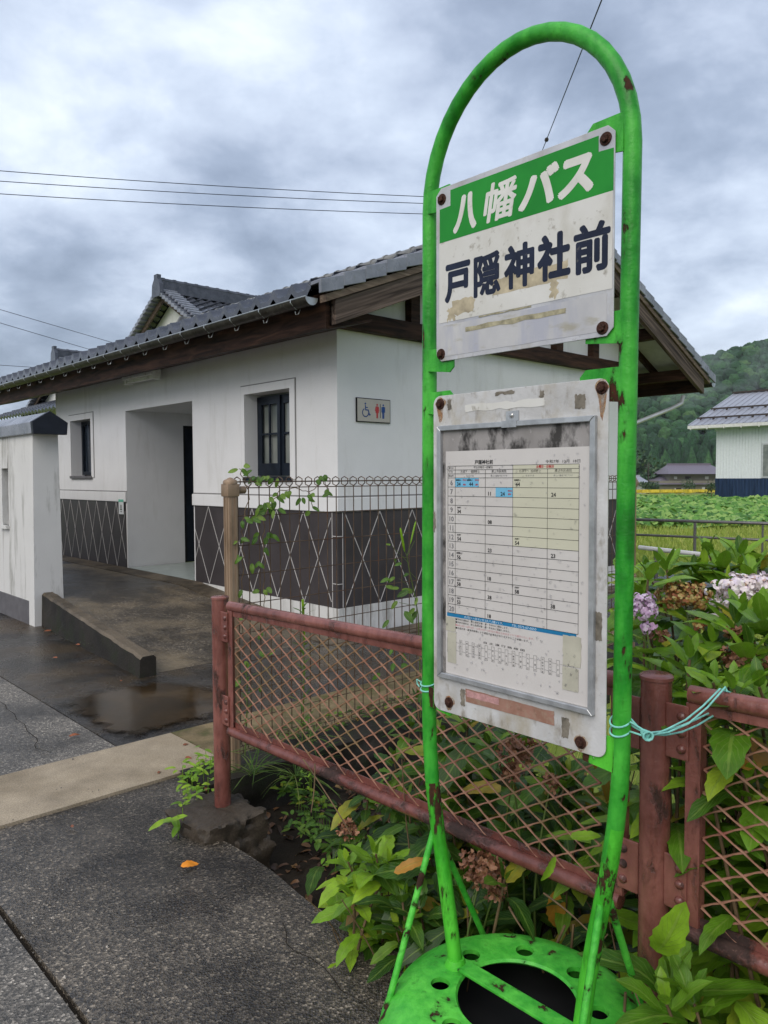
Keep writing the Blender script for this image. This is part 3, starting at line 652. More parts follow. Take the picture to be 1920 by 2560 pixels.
for zf, be, br, sg in ((zl, -.66, 3.0, 1), (zr, 6.70, 3.2, -1)):
    mb = MB(); n = 15
    for i in range(n):
        u0, u1 = be+(br-be)*i/n, be+(br-be)*(i+1)/n; l0, l1 = .075, .052
        def P(a, b, l): return W(a, b, zf(b)+l)
        mb.hexa([P(-.605,u0,-.045+l0-.07),P(-.605,u1,-.045+l1-.07),P(-.575,u1,-.045+l1-.07),P(-.575,u0,-.045+l0-.07),P(-.605,u0,l0),P(-.605,u1,l1),P(-.575,u1,l1),P(-.575,u0,l0)])
        mb.hexa([P(-.575,u0,l0-.03),P(-.575,u1,l1-.03),P(-.43,u1,l1-.035),P(-.43,u0,l0-.035),P(-.575,u0,l0),P(-.575,u1,l1),P(-.43,u1,l1-.005),P(-.43,u0,l0-.005)])
    mb.build('verge_tiles', MAT['kawara_verge'], roof, smooth=0, bev=.004, seg=1)
for zf, b0_, b1_ in ((zl, -.47, BR_-.002), (zr, 6.42, BR_+.002)):
    mb = MB(); slope_box(mb, -.555, -.50, b0_, b1_, zf, -.335, -.125) if b0_ < b1_ else slope_box(mb, -.555, -.50, b1_, b0_, zf, -.335, -.125)
    mb.build('bargeboard', MAT['barge_wood' if b0_ < b1_ else 'barge_wood_far'], house, smooth=0, bev=.004, seg=1)
    mb = MB(); q0, q1 = (b0_-.12, b1_) if b0_ < b1_ else (b1_, b0_+.14)
    slope_box(mb, -.58, -.50, q0, q1, zf, -.122, -.062); mb.build('verge_board', MAT['pale_wood'], house, smooth=0)
# beams on the gable
mb = MB(); mb.box(-.10, -.0005, -.40, 5.0, 2.87, 3.035); mb.build('tie_beam', MAT['dark_wood'], house, smooth=0, bev=.004, seg=1)
for (x0, x1) in ((.89, 1.015), (2.2, 2.33), (3.40, 3.54), (4.23, 4.36)):
    mb = MB(); zt = min(zl(x0), zr(x1))-.12; mb.box(-.09, -.0005, x0, x1, 3.036, zt); mb.build('gable_stud', MAT['dark_wood'], house, smooth=0)
for (bb, zz, hh) in ((6.02, None, .15), (5.02, None, .15), (3.1, None, .17), (4.1, None, .14), (1.2, None, .15)):
    zf = zl if bb < BR_ else zr; z1_ = zf(bb)-.19 if bb != 3.1 else ZR_-.22
    mb = MB(); mb.box(-.495, 9.0 if bb > 5 else -.0005, bb-.065, bb+.065, z1_-hh, z1_); mb.build('purlin', MAT['dark_wood'], house, smooth=0)
mb = MB(); mb.box(-.49, 9.1, 6.36, 6.41, zr(6.4)-.32, zr(6.4)-.12); mb.build('fascia', MAT['dark_wood'], house, smooth=0)
for i in range(20):
    a = -.44+.455*i; mb = MB(); slope_box(mb, a, a+.055, 3.3, 6.355, zr, -.188, -.102); mb.build('rafter', MAT['dark_wood'], house, smooth=0)
mb = MB(); mb.box(-.49, 9.1, -.52, -.48, 2.735, 2.98)
mb.hexa([W(-.49,-.479,2.74),W(-.49,-.001,2.862),W(9.1,-.001,2.862),W(9.1,-.479,2.74),W(-.49,-.479,2.76),W(-.49,-.001,2.882),W(9.1,-.001,2.882),W(9.1,-.479,2.76)])
mb.build('eave_boards', MAT['dark_wood'], house, smooth=0)
def gutter(bc, zc, a0, a1, r=.062):
    m_ = MB(); n = 10; vs = []
    for a in (a0, a1):
        for rr in (r, r-.006):
            for j in range(n+1):
                t = math.pi+math.pi*j/n; vs.append(W(a, bc+rr*math.cos(t), zc+rr*math.sin(t)))
    k = n+1; fs = []
    for j in range(n): fs += [(j, j+1, 2*k+j+1, 2*k+j), (k+j, 3*k+j, 3*k+j+1, k+j+1)]
    fs += [(0, 2*k, 3*k, k), (n, k+n, 3*k+n, 2*k+n)]
    m_.add(vs, fs)
    g = m_.build('gutter', MAT['gutter_metal'], house, smooth=50)
    m_ = MB()
    for a in (a0-.002, a1): m_.prism([W(a, bc+r*1.02*math.cos(math.pi+math.pi*j/n), zc+r*1.02*math.sin(math.pi+math.pi*j/n)) for j in range(n+1)], W(.004, 0)-W(0, 0))
    m_.tube([W(a0, bc-r, zc+.002), W(a1, bc-r, zc+.002)], .006, 6); m_.build('gutter_rim', MAT['galvanised'], g, smooth=40)
    m_ = MB(); a = a0+.2
    while a < a1:
        m_.tube([W(a, bc+r, zc+.01), W(a, bc-.01, zc-r-.004), W(a, bc-r-.006, zc-.02), W(a, bc-r-.004, zc+.008)], .005, 5)
        m_.tube([W(a, bc+.05, zc-.02), W(a, bc+.015, zc-r-.04), W(a+.012, bc-.005, zc-r-.045), W(a+.012, bc-.01, zc-r-.02)], .004, 5); a += .47
    m_.build('gutter_hooks', MAT['galvanised'], g, smooth=0)
gutter(-.675, 2.965, -.50, 9.15); gutter(6.72, 2.86, -.56, 9.1)
mb = MB(); mb.tube([W(-.3, 6.3, 2.66), W(-.3, 6.25, 2.55), W(-.22, 6.1, 2.47), W(.1, 5.1, 2.12), W(.1, 5.05, 2.0), W(.1, 5.05, .1)], .03, 10); mb.build('downpipe', MAT['zinc_pale'], house, smooth=50)
mb = MB(); mb.box(3.33, 4.18, -.20, -.07, 2.775, 2.845); mb.box(3.40, 4.11, -.16, -.10, 2.73, 2.775); mb.box(3.33, 3.40, -.18, -.08, 2.72, 2.775); mb.box(4.11, 4.18, -.18, -.08, 2.72, 2.775)
mb.build('eave_lamp', MAT['lamp_white'], house, smooth=0, bev=.008)

# restroom sign on the gable: flat pictograms
root = thing('restroom_sign', 'small metal sign with blue wheelchair and red and blue figures on the white gable wall', 'sign', W(-.01, .445, 2.14))
mb = MB(); mb.box(-.016, -.001, .225, .665, 2.025, 2.255); mb.build('sign_edge', MAT['black'], root, smooth=0)
mb = MB(); mb.box(-.0185, -.0165, .233, .657, 2.033, 2.247); mb.build('sign_face', MAT['brass_sign'], root, smooth=0)
def S(x, z): return W(-.0187, .233+x, 2.033+z)
sx = W(-.0200, 0)-W(-.0187, 0)
def disc(m_, x, z, r, m=0, n=18): m_.prism([S(x+r*math.cos(2*math.pi*i/n), z+r*math.sin(2*math.pi*i/n)) for i in range(n)], sx, m)
def stroke2(m_, pts, wd, m=0):
    for (x0, z0), (x1, z1) in zip(pts, pts[1:]):
        l = math.hypot(x1-x0, z1-z0); nx, nz2 = -(z1-z0)/l*wd/2, (x1-x0)/l*wd/2; ex, ez = (x1-x0)/l*wd*.3, (z1-z0)/l*wd*.3
        m_.prism([S(x0+nx-ex, z0+nz2-ez), S(x1+nx+ex, z1+nz2+ez), S(x1-nx+ex, z1-nz2+ez), S(x0-nx-ex, z0-nz2-ez)], sx, m)
mb = MB()
disc(mb, .100, .168, .0095)
stroke2(mb, [(.100, .150), (.104, .108), (.137, .108), (.152, .062), (.163, .066)], .011); stroke2(mb, [(.102, .132), (.128, .132)], .009)
stroke2(mb, [(.101+.038*math.cos(t), .082+.038*math.sin(t)) for t in [R(115+i*13) for i in range(19)]], .009)
mb.build('wheelchair_symbol', MAT['ink_blue'], root, smooth=0); mb = MB()
disc(mb, .334, .165, .0095); mb.prism([S(.320,.150), S(.348,.150), S(.348,.098), S(.320,.098)], sx)
for q in ((.3135, .092, .149), (.3545, .092, .149)): stroke2(mb, [(q[0], q[2]-.004), (q[0], q[1]+.004)], .0075)
for q in (.3268, .3412): stroke2(mb, [(q, .1), (q, .038)], .0115)
mb.build('man_symbol', MAT['ink_blue'], root, smooth=0); mb = MB()
disc(mb, .253, .165, .0095, 1); mb.prism([S(.243,.150), S(.263,.150), S(.275,.085), S(.231,.085)], sx, 1)
for q, e in ((.236, .228), (.270, .278)): stroke2(mb, [(q, .146), (e, .104)], .0075, 1)
for q in (.247, .259): stroke2(mb, [(q, .086), (q, .038)], .0095, 1)
mb.m = [0]*len(mb.m); mb.build('woman_symbol', MAT['ink_red'], root, smooth=0); mb = MB()
stroke2(mb, [(.294, .172), (.294, .04)], .006); mb.build('divider', MAT['ink'], root, smooth=0)
root = thing('notice_plate', 'tiny white plate with a green header at the skirting corner left of the doorway', 'notice', W(4.66, -.01, 1.12))
mb = MB(); mb.box(4.585, 4.74, -.028, -.0255, 1.0, 1.205); mb.build('plate', MAT['notice_white'], root, smooth=0)
mb = MB(); mb.box(4.585, 4.74, -.0305, -.0285, 1.17, 1.205); mb.build('header', MAT['notice_green'], root, smooth=0)
mb = MB(); mb.box(4.65, 4.675, -.0305, -.0285, 1.08, 1.13); mb.box(4.635, 4.69, -.0305, -.0285, 1.06, 1.075); mb.box(4.645, 4.68, -.0305, -.0285, 1.03, 1.04); mb.build('mark', MAT['ink'], root, smooth=0)

# ================================================================== WRITING: glyph outlines turned into mesh
_G = {}
def glyphs(s, res=2):
    if (s, res) in _G: return _G[(s, res)]
    cu = bpy.data.curves.new('glyphs', 'FONT'); cu.body = s; cu.resolution_u = res
    o = bpy.data.objects.new('glyphs', cu); COL.objects.link(o)
    dg = bpy.context.evaluated_depsgraph_get(); dg.update()
    me = bpy.data.meshes.new_from_object(o.evaluated_get(dg))
    r = ([(v.co.x, v.co.y) for v in me.vertices], [tuple(p.vertices) for p in me.polygons])
    bpy.data.objects.remove(o); bpy.data.curves.remove(cu); bpy.data.meshes.remove(me)
    _G[(s, res)] = r; return r
def put(mb, fn, s, x, z, h=None, wd=None, align='l', off=.0, m=0, bold=0.0, shear=0.0, res=2, nb=6):
    vs, fs = glyphs(s, res)
    if not vs: return
    x0, x1 = min(v[0] for v in vs), max(v[0] for v in vs); y0, y1 = min(v[1] for v in vs), max(v[1] for v in vs)
    sx = sy = None
    if h: sy = (h-2*bold)/max(1e-6, y1-y0)
    if wd: sx = (wd-2*bold)/max(1e-6, x1-x0)
    sx = sx or sy; sy = sy or sx
    wd_ = (x1-x0)*sx; ox = {'l': 0, 'c': -wd_/2, 'r': -wd_}[align]
    cps = [(0, 0)]+([(bold*math.cos(2*math.pi*i/nb), bold*math.sin(2*math.pi*i/nb)) for i in range(nb)] if bold else [])
    for k, (dx, dz) in enumerate(cps):
        mb.add([fn(x+ox+(vx-x0)*sx+bold*(wd is not None)+dx+shear*((vy-y0)*sy+dz), z+(vy-y0)*sy+bold*(h is not None)+dz, off+k*.00004) for vx, vy in vs], fs, m)
def rect(mb, fn, x0, z0, x1, z1, off, th=.0006, m=0):
    mb.hexa([fn(x0,z0,off),fn(x1,z0,off),fn(x1,z1,off),fn(x0,z1,off),fn(x0,z0,off+th),fn(x1,z0,off+th),fn(x1,z1,off+th),fn(x0,z1,off+th)], m)
def ragged(mb, fn, x0, z0, x1, z1, off, m=0, amp=.004, n=9, seed=0, th=.0004):
    pts = []
    for i in range(n): pts.append((x0+(x1-x0)*i/n, z0+amp*nz((i*.9, seed, 0))))
    for i in range(n): pts.append((x1+amp*nz((i*.9, seed, 3)), z0+(z1-z0)*i/n))
    for i in range(n): pts.append((x1-(x1-x0)*i/n, z1+amp*nz((i*.9, seed, 6))))
    for i in range(n): pts.append((x0+amp*nz((i*.9, seed, 9)), z1-(z1-z0)*i/n))
    mb.prism([fn(x, z, off) for x, z in pts], fn(0,0,off+th)-fn(0,0,off), m)

def marks(name, mat, parent, off, th, items):
    for (q0, w0, q1, w1, amp, s_) in items: m_ = MB(); ragged(m_, PP, q0, w0, q1, w1, off, amp=amp, n=8, seed=s_, th=th); m_.build(name, MAT[mat], parent, smooth=0)
# ================================================================== THE BUS STOP
SB = -3.1
bus = thing('bus_stop_sign', 'green arched pipe bus stop with name plate and timetable on a round base', 'bus stop', W(-4.40, SB, 0))
def SP(a, z, db=0): return W(a, SB+db, z)
path = [SP(-4.216, .245), SP(-4.196, .36), SP(-4.172, .49), SP(-4.150, .60), SP(-4.134, .70), SP(-4.126, .80)]
path += [SP(-4.123-.006*t, .9+1.27*t) for t in [i/8 for i in range(9)]]
cx, rr_ = -4.409, .2795
path += [SP(cx+rr_*math.cos(t), 2.172+.308*math.sin(t)) for t in [math.pi*i/22 for i in range(1, 22)]]
path += [SP(-4.689+.012*t, 2.17-1.27*t) for t in [i/8 for i in range(9)]]
path += [SP(-4.674, .84), SP(-4.666, .76), SP(-4.654, .68), SP(-4.640, .60), SP(-4.624, .52), SP(-4.603, .40), SP(-4.583, .245)]
mb = MB(); mb.tube(path, .0188, 20)
for i, f in enumerate(mb.f):
    if sum(mb.v[j].z for j in f)/len(f) < .72: mb.m[i] = 1
mb.build('pole_frame', [MAT['sign_green'], MAT['leg_green']], bus, smooth=60)
BC = (-4.40, -3.085)
prof = [(.148,.231),(.143,.237),(.148,.243),(.236,.243),(.270,.236),(.304,.213),(.332,.172),(.350,.10),(.356,.0),(.348,.0),(.342,.10),(.322,.168),(.297,.204),(.266,.226),(.236,.231)]
mb = MB(); mb.lathe(W(*BC, 0), prof, 96, close=True)
base = mb.build('base', MAT['base_green'], bus, smooth=0)
cut = MB()
for i in range(8):
    t = R(14+45*i); cut.lathe(W(BC[0]+.189*math.cos(t), BC[1]+.189*math.sin(t), .15), [(.0235, 0), (.0235, .2)], 20)
co = cut.build('hole_cutter', MAT['base_green'], smooth=0)
md = base.modifiers.new('b', 'BOOLEAN'); md.object = co; md.operation = 'DIFFERENCE'; md.solver = 'EXACT'
dg = bpy.context.evaluated_depsgraph_get(); dg.update()
me = bpy.data.meshes.new_from_object(base.evaluated_get(dg)); base.modifiers.clear(); base.data = me; bpy.data.objects.remove(co)
me.shade_smooth(); me.set_sharp_from_angle(angle=R(40))
mb = MB(); mb.lathe(W(*BC, 0), [(.315, .05), (.30, .13), (0, .135)], 40); mb.build('ballast', MAT['void'], bus, smooth=0)
mb = MB(); mb.bar(W(-4.21, SB+.004, .248), W(-4.59, SB+.010, .248), .046, .008); mb.build('base_bar', MAT['base_green'], bus, smooth=0, bev=.002)
for a in (-4.216, -4.583):
    mb = MB(); mb.lathe(W(a, SB, .240), [(.030, 0), (.027, .010), (.0215, .022)], 20); mb.build('foot_collar', MAT['leg_green'], bus, smooth=40)
for (p0, p1) in (((-4.146, SB-.012, .565), (-4.155, -3.30, .155)), ((-4.146, SB+.012, .555), (-4.12, -2.85, .14)), ((-4.640, SB-.016, .575), (-4.675, -3.31, .13)), ((-4.648, SB+.014, .575), (-4.62, -2.845, .14))):
    mb = MB(); q0, q1 = W(*p0), W(*p1); mb.tube([q0+V((0,0,.012)), q0, q0.lerp(q1, .06), q1], [.006, .0085, .0085, .0085], 10); mb.build('brace', MAT['base_green'], bus, smooth=50)
def PP(x, z, off=0.0): return W(-4.15-x, -3.1195-off, z)
# brackets between the pole and the plates
for (x0, x1, z0, z1) in ((-.012, .075, 2.152, 2.214), (-.012, .075, 1.757, 1.822), (-.012, .075, 1.650, 1.713), (-.012, .075, .895, .955),
                         (.445, .528, 2.150, 2.226), (.445, .528, 1.768, 1.835), (.432, .528, 1.650, 1.722), (.445, .528, .878, .955)):
    mb = MB(); c = .014
    l = [(x0, z0+.01), (x1-c if x0 < 0 else x1, z0), (x1, z0+c), (x1, z1-c), (x1-c if x0 < 0 else x1, z1), (x0 if x0 < 0 else x0+c, z1), (x0, z1-c)]
    l = [(x, z+.0025*nz((x*60, z*60, 2))) for x, z in l]
    mb.prism([PP(x, z, -.0065) for x, z in l], PP(0,0,-.0025)-PP(0,0,-.0065)); mb.build('bracket', MAT['leg_green' if z0 < 1 else 'sign_green'], bus, smooth=0)
def bolt(x, z, off, parent, stain=False, r=.0135):
    m_ = MB(); ax = PP(0,0,1)-PP(0,0,0)
    m_.lathe(PP(x, z, off), [(r, 0), (r, .0018), (r*.9, .0026)], 20, 0, ax); m_.lathe(PP(x, z, off+.0026), [(r*.62, 0), (r*.62, .0055), (r*.5, .0068)], 6, 0, ax)
    m_.build('bolt', MAT['bolt_rust'], parent, smooth=30)
    if stain:
        m_ = MB(); pts = []
        for i in range(26):
            t = 2*math.pi*i/26; q = r*1.25*(1+.25*nz((math.cos(t)*2, math.sin(t)*2, x*9))); dz = -stain*max(0, -math.sin(t))**3*(1+.6*nz((t*3, x*7, 1)))
            pts.append((x+q*math.cos(t)*(1-.4*max(0, -math.sin(t))), z+q*math.sin(t)+dz))
        m_.prism([PP(px, pz, off-.0002) for px, pz in pts], PP(0,0,.0004)-PP(0,0,0)); m_.build('rust_stain', MAT['rust_stain'], parent, smooth=0)
# --- name plate
mb = MB(); x0, x1, z0, z1, c = .022, .513, 1.786, 2.209, .016
mb.prism([PP(x, z) for x, z in ((x0+c, z0), (x1-c, z0), (x1, z0+c), (x1, z1-c), (x1-c, z1), (x0+c, z1), (x0, z1-c), (x0, z0+c))], PP(0,0,.003)-PP(0,0,0))
plate = mb.build('name_plate', MAT['plate_metal'], bus, smooth=0, bev=.0008, seg=1)
o = .0032
mb = MB(); pts = [(.0345, 2.0765), (.5105, 2.0755), (.5105, 2.160), (.476, 2.162), (.476, 2.1945), (.070, 2.1965), (.070, 2.159), (.0345, 2.158)]
mb.prism([PP(x, z, o) for x, z in pts], PP(0,0,.0005)-PP(0,0,0)); mb.build('green_band', MAT['plate_green'], plate, smooth=0)
mb = MB(); rect(mb, PP, .0325, 1.880, .5095, 2.0755, o, .0005); mb.build('white_field', MAT['plate_white'], plate, smooth=0)
mb = MB(); ragged(mb, PP, .030, 1.797, .498, 1.8725, o, amp=.002, seed=4); mb.build('old_sticker', MAT['old_film'], plate, smooth=0)
for (q0, w0, q1, w1, s_) in ((.075, 1.893, .145, 1.928, 1), (.09, 1.9, .115, 1.923, 2), (.2, 1.92, .405, 1.958, 3), (.36, 1.885, .378, 1.925, 4), (.06, 1.882, .085, 1.915, 5)):
    marks('old_tape', 'tape_tan', plate, o+.0004+.00003*s_, .0002, ((q0, w0, q1, w1, .009, s_*3.3),))
mb = MB(); marks('old_glue', 'glue_tan', plate, o+.0007, .0002, ((.118, 1.848, .40, 1.859, .004, 8.1), (.16, 1.8755, .31, 1.879, .003, 2.1)))
ol = .0038
mb = MB(); bl = .0030
put(mb, PP, '八', .078, 2.087, .089, .074, off=ol, bold=.0045, shear=.12, res=6, nb=8)
put(mb, PP, '幡', .170, 2.088, .089, .092, off=ol, bold=.0022, shear=.17, res=6, nb=8)
put(mb, PP, 'バ', .273, 2.090, .085, .100, off=ol, bold=.0048, shear=.14, res=6, nb=8)
put(mb, PP, 'ス', .377, 2.088, .081, .088, off=ol, bold=.0052, shear=.10, res=6, nb=8)
mb.build('operator_lettering', MAT['letter_white'], plate, smooth=0)
mb = MB()
for ch, q0, q1, w0, w1, b_ in (('戸', .0515, .1335, 1.925, 2.0185, .0042), ('隠', .144, .2255, 1.9225, 2.0215, .0032), ('神', .2345, .3185, 1.9235, 2.0225, .0036), ('社', .326, .4115, 1.9235, 2.0245, .0042), ('前', .4185, .5055, 1.9215, 2.0235, .0036)):
    put(mb, PP, ch, q0, w0, w1-w0, q1-q0, off=ol, bold=b_, res=6, nb=10)
mb.build('stop_name_lettering', MAT['letter_navy'], plate, smooth=0)
for (x, z) in ((.0415, 2.1815), (.4925, 2.183), (.0385, 1.804), (.4885, 1.8035)): bolt(x, z, .003, plate)
# --- timetable board
mb = MB(); x0, x1, z0, z1, c = .0125, .5045, .906, 1.701, .022; pts = []
for (ccx, ccz, t0) in ((x1-c, z1-c, 0), (x0+c, z1-c, 90), (x0+c, z0+c, 180), (x1-c, z0+c, 270)):
    pts += [(ccx+c*math.cos(R(t0+15*i)), ccz+c*math.sin(R(t0+15*i))) for i in range(7)]
mb.prism([PP(x, z, .0005) for x, z in pts], PP(0,0,.0035)-PP(0,0,0)); board = mb.build('timetable_board', MAT['board_metal'], bus, smooth=0, bev=.0008, seg=1)
o = .0042
mb = MB(); rect(mb, PP, .044, 1.004, .466, 1.616, o, .0008); mb.build('backing_sheet', MAT['backing'], board, smooth=0)
mb = MB(); fx0, fx1, fz0, fz1, t = .033, .4795, .9945, 1.6255, .0125; fo, fh = o, .011
def fr(p): mb.prism([PP(x, z, fo) for x, z in p], PP(0,0,fh)-PP(0,0,0))
fr([(fx0, fz0), (fx0+t, fz0+t), (fx0+t, fz1-t), (fx0, fz1)]); fr([(fx1, fz0), (fx1, fz1), (fx1-t, fz1-t), (fx1-t, fz0+t)])
fr([(fx0+.0006, fz1), (fx0+t+.0006, fz1-t), (fx1-t-.0006, fz1-t), (fx1-.0006, fz1)]); fr([(fx0+.0006, fz0), (fx1-.0006, fz0), (fx1-t-.0006, fz0+t), (fx0+t+.0006, fz0+t)])
mb.build('frame', MAT['aluminium'], board, smooth=0, bev=.0012, seg=1)
mb = MB(); rect(mb, PP, .238, 1.611, .280, 1.6265, fo+fh+.0002, .0012); rect(mb, PP, .243, 1.627, .279, 1.649, fo, .0022); mb.build('frame_clip', MAT['aluminium'], board, smooth=0)
mb = MB(); mb.lathe(PP(.2600, 1.6385, fo+.0022), [(.0062, 0), (.005, .003), (.002, .004)], 16, 0, PP(0,0,1)-PP(0,0,0)); mb.build('screw', MAT['screw_steel'], board, smooth=50)
op = o+.0011
mb = MB(); rect(mb, PP, .0560, 1.0075, .4625, 1.562, op, .0004); mb.build('paper_sheet', MAT['paper'], board, smooth=0)
tx = [.0635, .0876, .1824, .2632, .3579, .4377]; hz = [1.5255, 1.5160, 1.5065]; r0, rp = 1.4965, .02237
rz_ = [r0-rp*i for i in range(16)]
oc = op+.00055
mb = MB(); rect(mb, PP, tx[3], rz_[7], tx[5], hz[0], oc, .0002); mb.build('weekend_tint', MAT['paper_yellow'], board, smooth=0)
mb = MB(); 
for q in ((tx[1], rz_[1], tx[1]+.0745, rz_[0]), (tx[2]+.031, rz_[2], tx[3], rz_[1])): mb = MB(); rect(mb, PP, *q, oc, .0002); mb.build('term_tint', MAT['paper_blue'], board, smooth=0)
mb = MB(); rect(mb, PP, .0602, 1.1518, .4335, 1.1607, oc, .0002); mb.build('contact_band', MAT['band_blue'], board, smooth=0)
ot = oc+.0003; TXT = [MAT['ink'], MAT['ink_red'], MAT['ink_grey'], MAT['ink_pale'], MAT['ink_pink']]
mb = MB(); lw = .00045
for x in tx: rect(mb, PP, x-lw, rz_[15] if x not in (tx[0],) else rz_[15], x+lw, hz[1] if x in (tx[2], tx[4]) else hz[0], ot, .0001)
for z in hz+rz_: rect(mb, PP, tx[0], z-lw, tx[5], z+lw, ot+.00012, .0001)
for i in range(15): put(mb, PP, str(6+i), (tx[0]+tx[1])/2, rz_[i+1]+.0045, .0125, align='c', off=ot, m=2, bold=.0002)
def mn(col, hour, s, dx=.006): put(mb, PP, s, tx[col]+dx, rz_[hour-5]+.0028, .0092, off=ot, bold=.0003)
for col, hour, s, dx in ((1, 6, '34', .006), (1, 6, '44', .045), (1, 9, '34', .007), (1, 12, '54', .007), (1, 14, '56', .006), (1, 17, '58', .006), (1, 19, '53', .006),
    (2, 7, '11', .009), (2, 7, '24', .046), (2, 10, '08', .008), (2, 13, '23', .008), (2, 16, '18', .008), (2, 18, '38', .008), (2, 20, '18', .008),
    (3, 6, '44', .008), (3, 12, '54', .007), (3, 17, '58', .007), (4, 7, '24', .010), (4, 13, '23', .010), (4, 18, '38', .010)): mn(col, hour, s, dx)
for col, hour, s, dx in ((1, 6, '祖師野上', .002), (1, 6, '祖師野上', .038), (1, 9, '方須下', .006), (1, 12, '方須下', .006), (1, 14, '祖師野上', .004), (1, 17, '方須下', .005), (1, 19, '方須下', .005), (3, 6, '祖師野上', .004), (3, 12, '方須下', .006), (3, 17, '方須下', .006)):
    put(mb, PP, s, tx[col]+dx, rz_[hour-5]+.0148, .0044, off=ot, bold=.00012)
for s, x, z in (('学休日', tx[1]+.024, rz_[1]+.015), ('運転', tx[1]+.0255, rz_[1]+.004), ('学休日', tx[1]+.063, rz_[1]+.015), ('運休', tx[1]+.0645, rz_[1]+.004), ('学休日', tx[2]+.0665, rz_[2]+.0125), ('運休', tx[2]+.0675, rz_[2]+.005)): put(mb, PP, s, x, z, .0042, off=ot, m=1, bold=.00012)
put(mb, PP, '戸隠神社前', .150, 1.5285, .0108, off=ot, bold=.0002); put(mb, PP, '令和7年  10月  18日', .352, 1.5283, .0075, wd=.088, off=ot)
put(mb, PP, '運行日', .0655, 1.5182, .0052, off=ot); put(mb, PP, '行 先', .067, 1.5088, .0052, off=ot); put(mb, PP, '経由地', .0655, 1.4990, .0052, off=ot)
put(mb, PP, '平日(月曜日〜金曜日)', .1755, 1.5178, .0066, align='c', off=ot); put(mb, PP, '土曜日・日祝日', .3505, 1.5178, .0068, align='c', off=ot, m=1, bold=.0003)
for c0 in (1, 3):
    put(mb, PP, '方須下 ・ 祖師野上', (tx[c0]+tx[c0+1])/2, 1.5083, .0066, align='c', off=ot); put(mb, PP, '郡上市民病院', (tx[c0+1]+tx[c0+2])/2, 1.5083, .0068, align='c', off=ot)
    put(mb, PP, '和 良 庁 舎', (tx[c0]+tx[c0+1])/2, 1.4990, .0045, align='c', off=ot, m=2); put(mb, PP, '郡上八幡城下町プラザ', (tx[c0+1]+tx[c0+2])/2, 1.4990, .0045, align='c', off=ot, m=2)
put(mb, PP, 'お問い合わせは八幡バス', .117, 1.1530, .0064, wd=.118, off=ot, m=3); put(mb, PP, 'TEL 0575-67-0050', .262, 1.1533, .0055, wd=.068, off=ot, m=3)
for i, (s, m_) in enumerate((('■学休日運転は、郡上高校が春・夏・冬休みに運転します。', 0), ('■学休日運休は、郡上高校が春・夏・冬休みに運転しません。', 0), ('■8月13日〜8月16日・12月29日〜1月3日の間は土休日ダイヤで運行いたします。', 4), ('■交通渋滞・異常気象等により遅延する場合がありますからご了承願います。', 0))):
    put(mb, PP, s, .089, 1.1448-.0072*i, .0052, wd=(.163, .168, .235, .221)[i], off=ot, m=m_)
for i, ch in enumerate('備考欄'): put(mb, PP, ch, .0705, 1.140-.009*i, .0052, off=ot, m=2)
put(mb, PP, '自 主 運 行 路 線 図', .178, 1.1005, .0052, wd=.12, off=ot)
stn = ('郡上市民病院', '小野保育園', '城下町プラザ', '郡上高校前', '八幡合同庁舎', '郡上八幡駅前', '新町', '東乙原', '口明方', '中央', '八幡西中前', '大間見', '大和口', '二間手', '戸隠神社前', '和良庁舎前', '土京口', '方須下', '祖師野上')
for i, s in enumerate(stn):
    x = .0608+.02015*i; zt, zb, wd = 1.0966-.00005*i, 1.0605, .0085
    for (q0, w0, q1, w1) in ((x, zb, x+.0004, zt), (x+wd, zb, x+wd+.0004, zt), (x, zb, x+wd, zb+.0004), (x, zt, x+wd, zt+.0004)): rect(mb, PP, q0, w0, q1, w1, ot, .0001)
    n = len(s)
    for j, ch in enumerate(s): put(mb, PP, ch, x+wd/2, zt-.0012-(j+.92)*.034/n, min(.0042, .027/n), align='c', off=ot, m=0)
    if i < 18:
        rect(mb, PP, x+wd+.001, zt-.008, x+.0195, zt-.0076, ot, .0001); rect(mb, PP, x+wd+.001, zb+.008, x+.0195, zb+.0084, ot, .0001)
mb.build('printing', TXT, board, smooth=0)
marks('clear_tape', 'tape_clear', board, oc+.0006, .0004, ((.0570, 1.115, .0885, 1.150, .001, 1.2), (.0625, 1.036, .0905, 1.113, .001, 5.2), (.400, 1.089, .4455, 1.155, .003, 3.2), (.3995, 1.035, .4395, 1.086, .001, 7.2)))
mb = MB(); ragged(mb, PP, .1205, .948, .3775, .9792, .0046, amp=.002, seed=6.5); mb.build('red_sticker', MAT['sticker_red'], board, smooth=0)
mb = MB(); ragged(mb, PP, .124, .9605, .224, .9765, .0052, amp=.0015, seed=9.5); mb.build('sticker_remnant', MAT['sticker_pink'], board, smooth=0)
for (q0, w0, q1, w1, s_) in ((.104, .935, .118, .975, 1), (.397, .928, .416, .972, 2), (.425, 1.642, .450, 1.672, 3), (.062, 1.665, .073, 1.690, 4), (.21, 1.688, .265, 1.695, 5), (.475, 1.155, .493, 1.215, 6), (.335, 1.672, .346, 1.688, 7), (.012, 1.36, .0185, 1.41, 8)): marks('old_tape_mark', 'tape_dark', board, .0044, .0004, ((q0, w0, q1, w1, .005, s_*1.7),))
mb = MB(); ragged(mb, PP, .118, 1.655, .348, 1.672, .0044, amp=.006, n=11, seed=2.2); mb.build('torn_label', MAT['plate_white'], board, smooth=0)
for (x, z, st) in ((.0365, 1.6805, .03), (.4895, 1.6815, .045), (.0655, .9325, .004), (.445, .9275, .004)): bolt(x, z, .0042, board, st)
mb = MB(); rnd = random.Random(3); nrm = PP(0,0,1)-PP(0,0,0)
